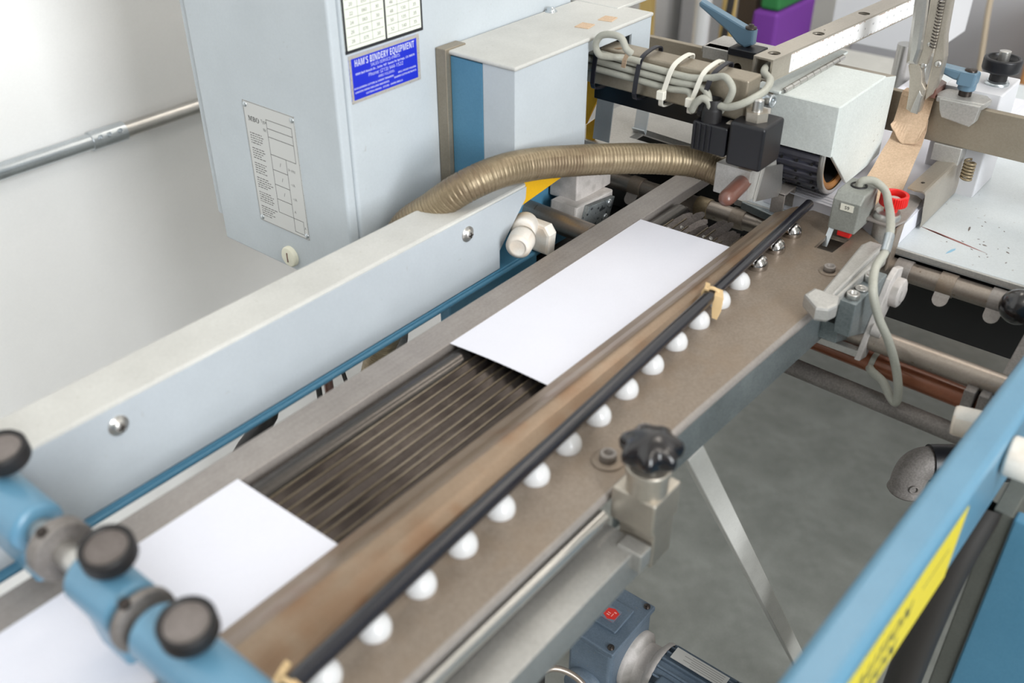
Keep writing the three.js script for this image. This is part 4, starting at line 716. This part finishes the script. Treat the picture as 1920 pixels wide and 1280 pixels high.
{
  const t = thing('clip_bracket', 'small dark U shaped clip bracket at the end of the brown guide', 'bracket');
  mesh('clip', [bx(0.846, 0.872, 0.866, 0.8685, -0.352, -0.3385, 0.0006), bx(0.846, 0.8485, 0.846, 0.868, -0.352, -0.3385, 0.0006), bx(0.8695, 0.872, 0.846, 0.868, -0.352, -0.3385, 0.0006)], M.steel, t);
}
// ───────────────────────── sensor S9, red knob, aluminium arm ─────────────────────────
{
  const t = thing('sheet_sensor', 'grey sensor housing marked S9 with red lens and cable', 'sensor');
  mesh('housing', [prism('z', [[0.8265, 0.8585], [0.8275, 0.8875], [0.835, 0.8945], [0.868, 0.8945], [0.872, 0.8585]], -0.2845, -0.2575, 0.0016)], M.sensorGrey, t);
  label('tag_S9', canvasTex(160, 80, (x) => { x.fillStyle = '#e9e6d8'; x.fillRect(0, 0, 160, 80); x.fillStyle = '#33312e'; x.font = 'bold 56px sans-serif'; x.textAlign = 'center'; x.fillText('S9', 80, 60); }), 0.0125, 0.0066, [0.8266, 0.8825, -0.2695], 'x', t).name = 'printed_tag';
  mesh('red_lens', bx(0.8275, 0.834, 0.8525, 0.859, -0.2745, -0.262, 0.0008), M.red, t);
  mesh('tongue', ribbon([[0.831, 0.859, -0.281], [0.827, 0.852, -0.281], [0.82, 0.8415, -0.281]], 0.005, 0.0012), M.zinc, t);
  mesh('gland', lathe([0.8535, 0.893, -0.2715], [0.8535, 1, -0.2715], [[0.0078, 0], [0.0078, 0.0025], [0.0062, 0.0028], [0.006, 0.001], [0, 0.001]], 28), M.blackRubber, t);
  const sc = thing('sensor_cable', 'thick grey cable hanging in a long loop from the S9 sensor', 'cable');
  mesh('signal_cable', tube([[0.8535, 0.889, -0.2715], [0.8535, 0.899, -0.2705], [0.857, 0.9015, -0.261], [0.855, 0.8965, -0.248], [0.838, 0.892, -0.237], [0.805, 0.8965, -0.2235], [0.775, 0.8946, -0.2122], [0.76, 0.8855, -0.2085], [0.742, 0.8785, -0.208], [0.72, 0.8694, -0.1994], [0.722, 0.846, -0.1905], [0.725, 0.827, -0.1795], [0.728, 0.801, -0.1679], [0.728, 0.7787, -0.161], [0.729, 0.7666, -0.161], [0.731, 0.7686, -0.1665], [0.737, 0.7772, -0.1778], [0.742, 0.780, -0.1905], [0.747, 0.779, -0.194]], 0.0037, 260, 12), M.cableGrey, sc);
  mesh('cable_sleeve', tube([[0.775, 0.8946, -0.2122], [0.7675, 0.8902, -0.2102], [0.76, 0.8855, -0.2085]], 0.0043, 20), M.zinc, sc);
}
{
  const t = thing('red_knob_bracket', 'bright red knurled knob on a bracket beside the paper pile', 'knob');
  mesh('bracket_plate', prism('y', [[0.852, -0.262], [0.925, -0.262], [0.93, -0.258], [0.93, -0.238], [0.924, -0.2305], [0.87, -0.2265], [0.848, -0.232]], 0.864, 0.8665, 0.0006), M.steel, t);
  mesh('bracket_leg', prism('z', [[0.846, 0.822], [0.862, 0.822], [0.872, 0.864], [0.852, 0.864]], -0.2295, -0.2275, 0.0005), M.steelBrown, t);
  mesh('base_nut', lathe([0.864, 0.8665, -0.243], [0.864, 1, -0.243], [[0.0125, 0], [0.0125, 0.0035], [0.0112, 0.0045], [0.0112, 0.0065], [0, 0.007]], 36), M.bright, t);
  mesh('nut_body', cy([0.862, 0.838, -0.2425], [0.862, 0.8645, -0.2425], 0.0105), M.alu, t);
  const pts = []; for (let i = 0; i < 180; i++) { const a = i / 180 * 6.283185, r = 0.0124 + (i % 5 < 2 ? 0.0005 : 0); pts.push([r * Math.cos(a), r * Math.sin(a)]); }
  const ring = new THREE.ExtrudeGeometry(shapeOf(pts, [circlePts(0, 0, 0.0096, 40)]), { depth: 0.0085, bevelEnabled: true, bevelThickness: 0.0012, bevelSize: 0.001, bevelOffset: -0.001, bevelSegments: 3 }).rotateX(-Math.PI / 2).translate(0.868, 0.8805, -0.2415);
  const k = mesh('red_knob', [ring, lathe([0.8665, 0.872, -0.242], [0.8675, 0.8805, -0.2416], [[0.0062, 0], [0.0066, 0.004], [0.010, 0.009], [0.0105, 0.011], [0, 0.0112]], 32)], M.red, t);
  mesh('knob_insert', lathe([0.868, 0.8838, -0.2415], [0.868, 1, -0.2415], [[0.006, 0], [0.006, 0.0015], [0, 0.0018]], 24), M.castPale, k);
}
{
  const t = thing('aluminium_arm', 'cast aluminium arm with hooked head lying on the table edge', 'arm');
  mesh('arm_beam', prism('y', [[0.69, -0.2335], [0.80, -0.2415], [0.812, -0.238], [0.812, -0.222], [0.795, -0.2155], [0.69, -0.2205]], 0.854, 0.8655, 0.002), M.alu, t);
  mesh('arm_rib', prism('y', [[0.69, -0.2245], [0.80, -0.2255], [0.80, -0.222], [0.69, -0.2215]], 0.8655, 0.870, 0.001), M.alu, t);
  mesh('arm_head', prism('y', [[0.665, -0.2245], [0.679, -0.241], [0.694, -0.239], [0.694, -0.217], [0.68, -0.2125], [0.669, -0.2155]], 0.857, 0.8705, 0.0025), M.alu, t);
}
{
  const t = thing('screwed_block', 'machined steel block with three socket screws beside the arm', 'bearing block');
  mesh('block', prism('z', [[0.706, 0.828], [0.772, 0.80], [0.775, 0.858], [0.706, 0.8595]], -0.2205, -0.206, 0.001), M.steelBlue, t);
  mesh('lower_block', prism('z', [[0.715, 0.812], [0.745, 0.8], [0.745, 0.83], [0.715, 0.83]], -0.24, -0.2185, 0.001), M.steelBlue, t);
  for (const [x, h] of [[0.716, 0.0055], [0.7345, 0.0018], [0.7535, 0.0065]]) capScrew(t, [x, 0.8588, -0.2132], [0, 1, 0], 0.0056, h, M.bright);
  mesh('pivot_plate', prism('z', [[0.735, 0.79], [0.752, 0.785], [0.80, 0.835], [0.80, 0.856], [0.785, 0.861], [0.772, 0.855]], -0.206, -0.2005, 0.001), M.castPale, t);
  mesh('pivot_disc', lathe([0.788, 0.837, -0.2005], [0.788, 0.837, 0], [[0.0135, 0], [0.0135, 0.006], [0.0115, 0.0075], [0.0075, 0.0075], [0.0072, 0.009], [0, 0.009]], 32), M.castPale, t);
  mesh('pivot_pin', cy([0.752, 0.815, -0.2005], [0.752, 0.815, -0.192], 0.006), M.castPale, t);
}
// ───────────────────────── right hand side: knob, caps, elbow, supports ─────────────────────────
{
  const t = thing('ball_knob', 'glossy black ball knob at the end of the cross shaft', 'knob');
  mesh('ball', new THREE.SphereGeometry(0.0158, 36, 24).translate(0.835, 0.834, -0.1075), M.blackGloss, t);
  mesh('stem', cy([0.838, 0.828, -0.10], [0.85, 0.80, -0.08], 0.005), M.darkSteel, t);
}
{
  const t = thing('shaft_support', 'grey bearing support arms at the right end of the shafts', 'support');
  mesh('arm', prism('z', [[0.745, 0.786], [0.772, 0.782], [0.866, 0.808], [0.868, 0.83], [0.848, 0.832], [0.76, 0.804]], -0.094, -0.083, 0.001), M.castGrey, t);
  mesh('bracket', bx(0.735, 0.768, 0.765, 0.80, -0.113, -0.104, 0.001), M.castGrey, t);
  mesh('bracket', bx(0.735, 0.768, 0.765, 0.80, -0.101, -0.093, 0.001), M.castGrey, t);
  mesh('pin', cy([0.868, 0.822, -0.113], [0.868, 0.822, -0.085], 0.0055), M.shaft, t);
}
tag(mesh('plastic_cap', lathe([0.70, 0.792, -0.109], [0.706, 0.797, -0.06], [[0.0, 0], [0.0115, 0.0005], [0.0125, 0.003], [0.0125, 0.026], [0.010, 0.028], [0, 0.028]], 32), M.whiteCap), 'short white plastic cap below the shaft support', 'cap');
tag(mesh('plastic_cap', lathe([0.585, 0.862, -0.054], [0.587, 0.863, 0.0], [[0.0, 0], [0.0125, 0.0006], [0.014, 0.003], [0.014, 0.03], [0, 0.031]], 32), M.whiteCap), 'white plastic cap on the blue foreground beam', 'cap');
{
  const t = thing('pipe_elbow', 'rough grey cast pipe elbow on a black pipe', 'pipe elbow');
  mesh('elbow', tube([[0.853, 0.585, -0.1555], [0.855, 0.598, -0.1555], [0.858, 0.607, -0.1535], [0.863, 0.613, -0.148], [0.869, 0.6145, -0.1405]], 0.0175, 40, 24), M.castGrey, t);
  mesh('elbow_end', lathe([0.852, 0.577, -0.1555], [0.854, 0.59, -0.1555], [[0, 0], [0.0165, 0], [0.019, 0.003], [0.0175, 0.009]], 32), M.castGrey, t);
  mesh('cast_mark', new THREE.TorusGeometry(0.0042, 0.0008, 8, 20).rotateY(-1.0).translate(0.8395, 0.595, -0.145), M.castGrey, t);
  mesh('black_pipe', cy([0.8665, 0.6145, -0.1435], [0.95, 0.616, -0.035], 0.0195), M.black, t);
}
// ───────────────────────── blue beam at the right, leg panel and dark hose ─────────────────────────
{
  const t = thing('blue_beam', 'blue painted machine beam with yellow warning sticker', 'beam');
  const b = mesh('beam', new RoundedBoxGeometry(1.5, 0.077, 0.025, 6, 0.0065), M.blueLight, t);
  t.position.set(0.316, 0.8415, -0.0755); t.rotation.y = -0.0345; // level beam, slightly out of line with the table
  const warn = canvasTex(1024, 192, (x, w, h) => {
    x.fillStyle = '#e9d527'; x.fillRect(0, 0, w, h); x.fillStyle = '#26281f'; x.fillRect(840, 70, 130, 5);
    x.font = 'bold 62px sans-serif'; x.save(); x.translate(520, 100); x.fillText('CAUTION', 0, 0, 290); x.restore(); x.save(); x.translate(420, 170); x.fillText('ATTENTION', 0, 0, 500); x.restore();
  });
  const s = label('warning_sticker', warn, 0.33, 0.062, [0.032, -0.005, 0.0127], 'z', t, { mat: { roughness: 0.35 } });
  s.userData.label = 'yellow warning sticker with black lettering';
}
{
  const t = thing('blue_leg_panel', 'blue painted leg panel below the foreground beam', 'panel');
  mesh('panel', bx(0.60, 0.612, 0.0, 0.802, -0.0365, 0.25, 0.002), M.blue, t);
  mesh('panel_return', bx(0.602, 0.72, 0.0, 0.802, -0.0505, -0.0375, 0.001), M.darkPanel, t);
  tag(mesh('dark_hose', tube([[0.606, 0.801, -0.0565], [0.584, 0.745, -0.0625], [0.574, 0.60, -0.066], [0.572, 0.3, -0.068], [0.572, 0.0, -0.068]], 0.0130, 80, 16), M.cableBlack), 'dark brown hose hanging behind the blue foreground beam', 'hose');
}
// ───────────────────────── castings left of the rail ─────────────────────────
{
  tag(mesh('plastic_cap', lathe([0.625, 0.8605, -0.492], [0.596, 0.861, -0.4785], [[0, -0.002], [0.0115, -0.002], [0.0125, 0.004], [0.0118, 0.018], [0.008, 0.021], [0.0076, 0.0195], [0, 0.0195]], 32), M.whiteCap), 'stained white plastic roller cap at the end of the grey cover', 'cap');
  tag(mesh('plastic_cap', lathe([0.655, 0.857, -0.512], [0.625, 0.864, -0.494], [[0, 0], [0.0115, 0], [0.0125, 0.004], [0.0125, 0.022], [0.009, 0.025], [0, 0.025]], 32), M.whiteCap), 'white plastic roller cap partly behind the stained cap', 'cap');
  tag(mesh('white_lug', prism('x', [[-0.51, 0.83], [-0.486, 0.83], [-0.484, 0.852], [-0.49, 0.86], [-0.51, 0.86]], 0.655, 0.668, 0.003), M.whiteCap), 'white plastic lug behind the roller caps', 'lug');
  tag(mesh('stub_shaft', cy([0.707, 0.842, -0.59], [0.701, 0.842, -0.4662], 0.0096), M.shaft), 'bronze coloured stub shaft between the grey cover and the rail', 'shaft');
  const t = thing('bearing_casting', 'pale bearing casting with greasy face left of the rail', 'casting');
  mesh('upper_box', bx(0.738, 0.80, 0.846, 0.882, -0.547, -0.512, 0.002), M.castPale, t);
  mesh('base', prism('z', [[0.722, 0.828], [0.772, 0.822], [0.79, 0.828], [0.79, 0.846], [0.724, 0.85]], -0.535, -0.502, 0.002), M.castPale, t);
  mesh('greasy_face', prism('z', [[0.728, 0.822], [0.775, 0.818], [0.785, 0.842], [0.738, 0.848]], -0.502, -0.496, 0.001), M.greaseCast, t);
  mesh('bolt', lathe([0.774, 0.839, -0.496], [0.774, 0.839, 0], [[0.004, 0], [0.004, 0.002], [0, 0.003]], 12), M.zinc, t);
  mesh('bolt', lathe([0.768, 0.825, -0.496], [0.768, 0.825, 0], [[0.004, 0], [0.004, 0.002], [0, 0.003]], 12), M.zinc, t);
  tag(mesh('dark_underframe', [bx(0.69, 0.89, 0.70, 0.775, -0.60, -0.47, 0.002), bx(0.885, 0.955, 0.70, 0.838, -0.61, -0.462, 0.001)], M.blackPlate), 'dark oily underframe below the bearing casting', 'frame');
}
// ───────────────────────── blue roller holders in the foreground ─────────────────────────
{
  const hx = 0.134, hy = 0.902;
  const s = mesh('holder_shaft', cy([hx, hy, -0.52], [hx, hy, -0.22], 0.0075), M.bright); tag(s, 'bright steel shaft carrying the blue roller holders', 'shaft');
  const holder = (z0, z1, kx, kz, lab, ky = 0.93) => {
    const t = thing('roller_holder', lab, 'roller holder');
    mesh('body', lathe([hx, hy, z0], [hx, hy, z1], [[0.0076, 0], [0.013, 0.0005], [0.0155, 0.004], [0.0155, z1 - z0 - 0.004], [0.013, z1 - z0 - 0.0005], [0.0076, z1 - z0]], 40), M.blueLight, t);
    mesh('arm', prism('z', [[hx - 0.012, hy - 0.006], [hx + 0.014, hy], [hx + 0.012, 0.87], [hx + 0.004, 0.858], [hx - 0.008, 0.862]], z0 + 0.006, z1 - 0.006, 0.004), M.blueLight, t);
    mesh('knob_stem', cy([hx, hy + 0.012, kz], [kx, ky - 0.006, kz], 0.005), M.nickel, t);
    const k = mesh('knob_rim', lathe([kx + 0.002, ky - 0.009, kz], [kx - 0.002, ky + 0.02, kz + 0.003], [[0.006, 0], [0.0125, 0.001], [0.0138, 0.003], [0.0138, 0.011], [0.0128, 0.0125], [0.0112, 0.0122], [0.0105, 0.0105]], 40), M.blackRubber, t);
    mesh('knob_face', lathe([kx + 0.002, ky - 0.009, kz], [kx - 0.002, ky + 0.02, kz + 0.003], [[0.0106, 0.0095], [0.0106, 0.0108], [0, 0.0112]], 32), M.knobFace, k);
    return t;
  };
  holder(-0.50, -0.437, 0.142, -0.48, 'blue roller holder with black knob nearest the grey cover');
  holder(-0.39, -0.3475, 0.137, -0.368, 'blue roller holder with black knob between two collars');
  holder(-0.333, -0.245, 0.134, -0.2985, 'long blue roller holder with black knob above the brown guide');
  for (const [z, w, lab] of [[-0.416, 0.010, 'split grey clamp collar between the first two blue holders'], [-0.3405, 0.005, 'thin grey clamp collar beside the long blue holder']]) {
    const c = thing('shaft_collar', lab, 'collar');
    mesh('ring', lathe([hx, hy, z - w / 2], [hx, hy, 0], [[0.0076, 0], [0.0165, 0], [0.0172, 0.001], [0.0172, w - 0.001], [0.0165, w], [0.0076, w]], 40), M.castGrey, c);
    mesh('set_screw', cy([hx - 0.006, hy + 0.0155, z], [hx - 0.0066, hy + 0.0178, z], 0.003, 0.003, 12), M.darkSteel, c);
  }
}
// ───────────────────────── background of the workshop ─────────────────────────
{
  const up = (n, geo, mat, lab, cat) => tag(mesh(n, geo, mat), lab, cat);
  up('purple_bin', bx(2.05, 2.25, 0.0, 0.69, -0.968, -0.905, 0.01), M.purple, 'blurred purple carton standing behind the machine', 'carton');
  up('green_carton', bx(2.06, 2.24, 0.69, 0.84, -0.958, -0.91, 0.01), M.green, 'blurred green carton on top of the purple carton', 'carton');
  up('brown_post', bx(2.15, 2.22, 0.0, 1.5, -1.055, -1.005, 0.005), M.brownWood, 'dark brown post beside the purple carton', 'post');
  up('yellow_board', bx(2.05, 2.08, 0.0, 1.3, -1.045, -1.02, 0.004), M.tan, 'narrow yellow board leaning beside the brown post', 'board');
  up('yellow_board', aim(new THREE.BoxGeometry(0.02, 1.3, 0.03).translate(0, 0.65, 0), [1.90, 0.0, -1.13], [1.99, 1.3, -1.22]), M.tan, 'narrow yellow board leaning behind the guard box', 'board');
  up('white_carton', bx(2.3, 2.5, 0.0, 1.4, -1.29, -1.13, 0.008), M.paleBox, 'tall white carton behind the guard box', 'carton');
  up('white_pipe', cy([2.0, 0, -1.06], [2.0, 1.8, -1.06], 0.016), M.white, 'white vertical pipe behind the blue lever', 'pipe');
  up('white_pipe', cy([2.07, 0, -1.10], [2.07, 1.8, -1.10], 0.02), M.whiteCap, 'cream vertical pipe beside the white pipe', 'pipe');
  up('black_cord', tube([[2.02, 1.4, -1.0], [2.02, 0.75, -1.005], [2.03, 0.6, -1.02], [2.03, 0.0, -1.02]], 0.008, 40), M.cableBlack, 'black cord hanging beside the white pipes', 'cord');
  up('grey_cabinet', bx(2.5, 3.1, 0.0, 1.3, -0.9, 1.6, 0.01), M.greyBox, 'large grey machine cabinet across the aisle', 'cabinet');
  up('hanging_cord', tube([[2.3, 1.3, -0.535], [2.29, 0.75, -0.54], [2.3, 0.62, -0.53], [2.3, 0.3, -0.50], [2.3, 0.0, -0.5]], 0.006, 60), M.cordTan, 'beige cord hanging in front of the grey cabinet', 'cord');
  up('cardboard_box', bx(2.3, 2.48, 0.0, 0.72, -0.44, -0.28, 0.006), M.cardboard, 'brown cardboard box at the grey cabinet', 'box');
  const t = thing('delivery_unit', 'pale grey delivery unit column behind the ruler tube', 'machine unit');
  mesh('column', bx(1.45, 1.62, 0.84, 1.3, -0.555, -0.405, 0.004), M.paleBox, t);
  mesh('column_plate', bx(1.44, 1.46, 0.55, 1.3, -0.41, -0.395, 0.002), M.nickel, t);
  mesh('deck', bx(1.44, 2.2, 0.55, 0.60, -0.9, 0.4, 0.004), M.paintDusty, t);
  up('guide_cylinder', cy([1.28, 0.84, -0.385], [1.28, 0.905, -0.385], 0.012), M.bright, 'thick bright steel cylinder standing on the feeder table behind the pliers', 'cylinder');
  up('guide_cylinder', cy([1.24, 0.84, -0.335], [1.24, 0.91, -0.335], 0.009), M.bright, 'thin bright steel cylinder standing on the feeder table behind the pliers', 'cylinder');
  mesh('leg', bx(2.1, 2.2, 0.0, 0.55, -0.9, -0.8, 0.004), M.greyBox, t);
  mesh('leg', bx(2.1, 2.2, 0.0, 0.55, 0.3, 0.4, 0.004), M.greyBox, t);
}
renderer.render(scene, camera);
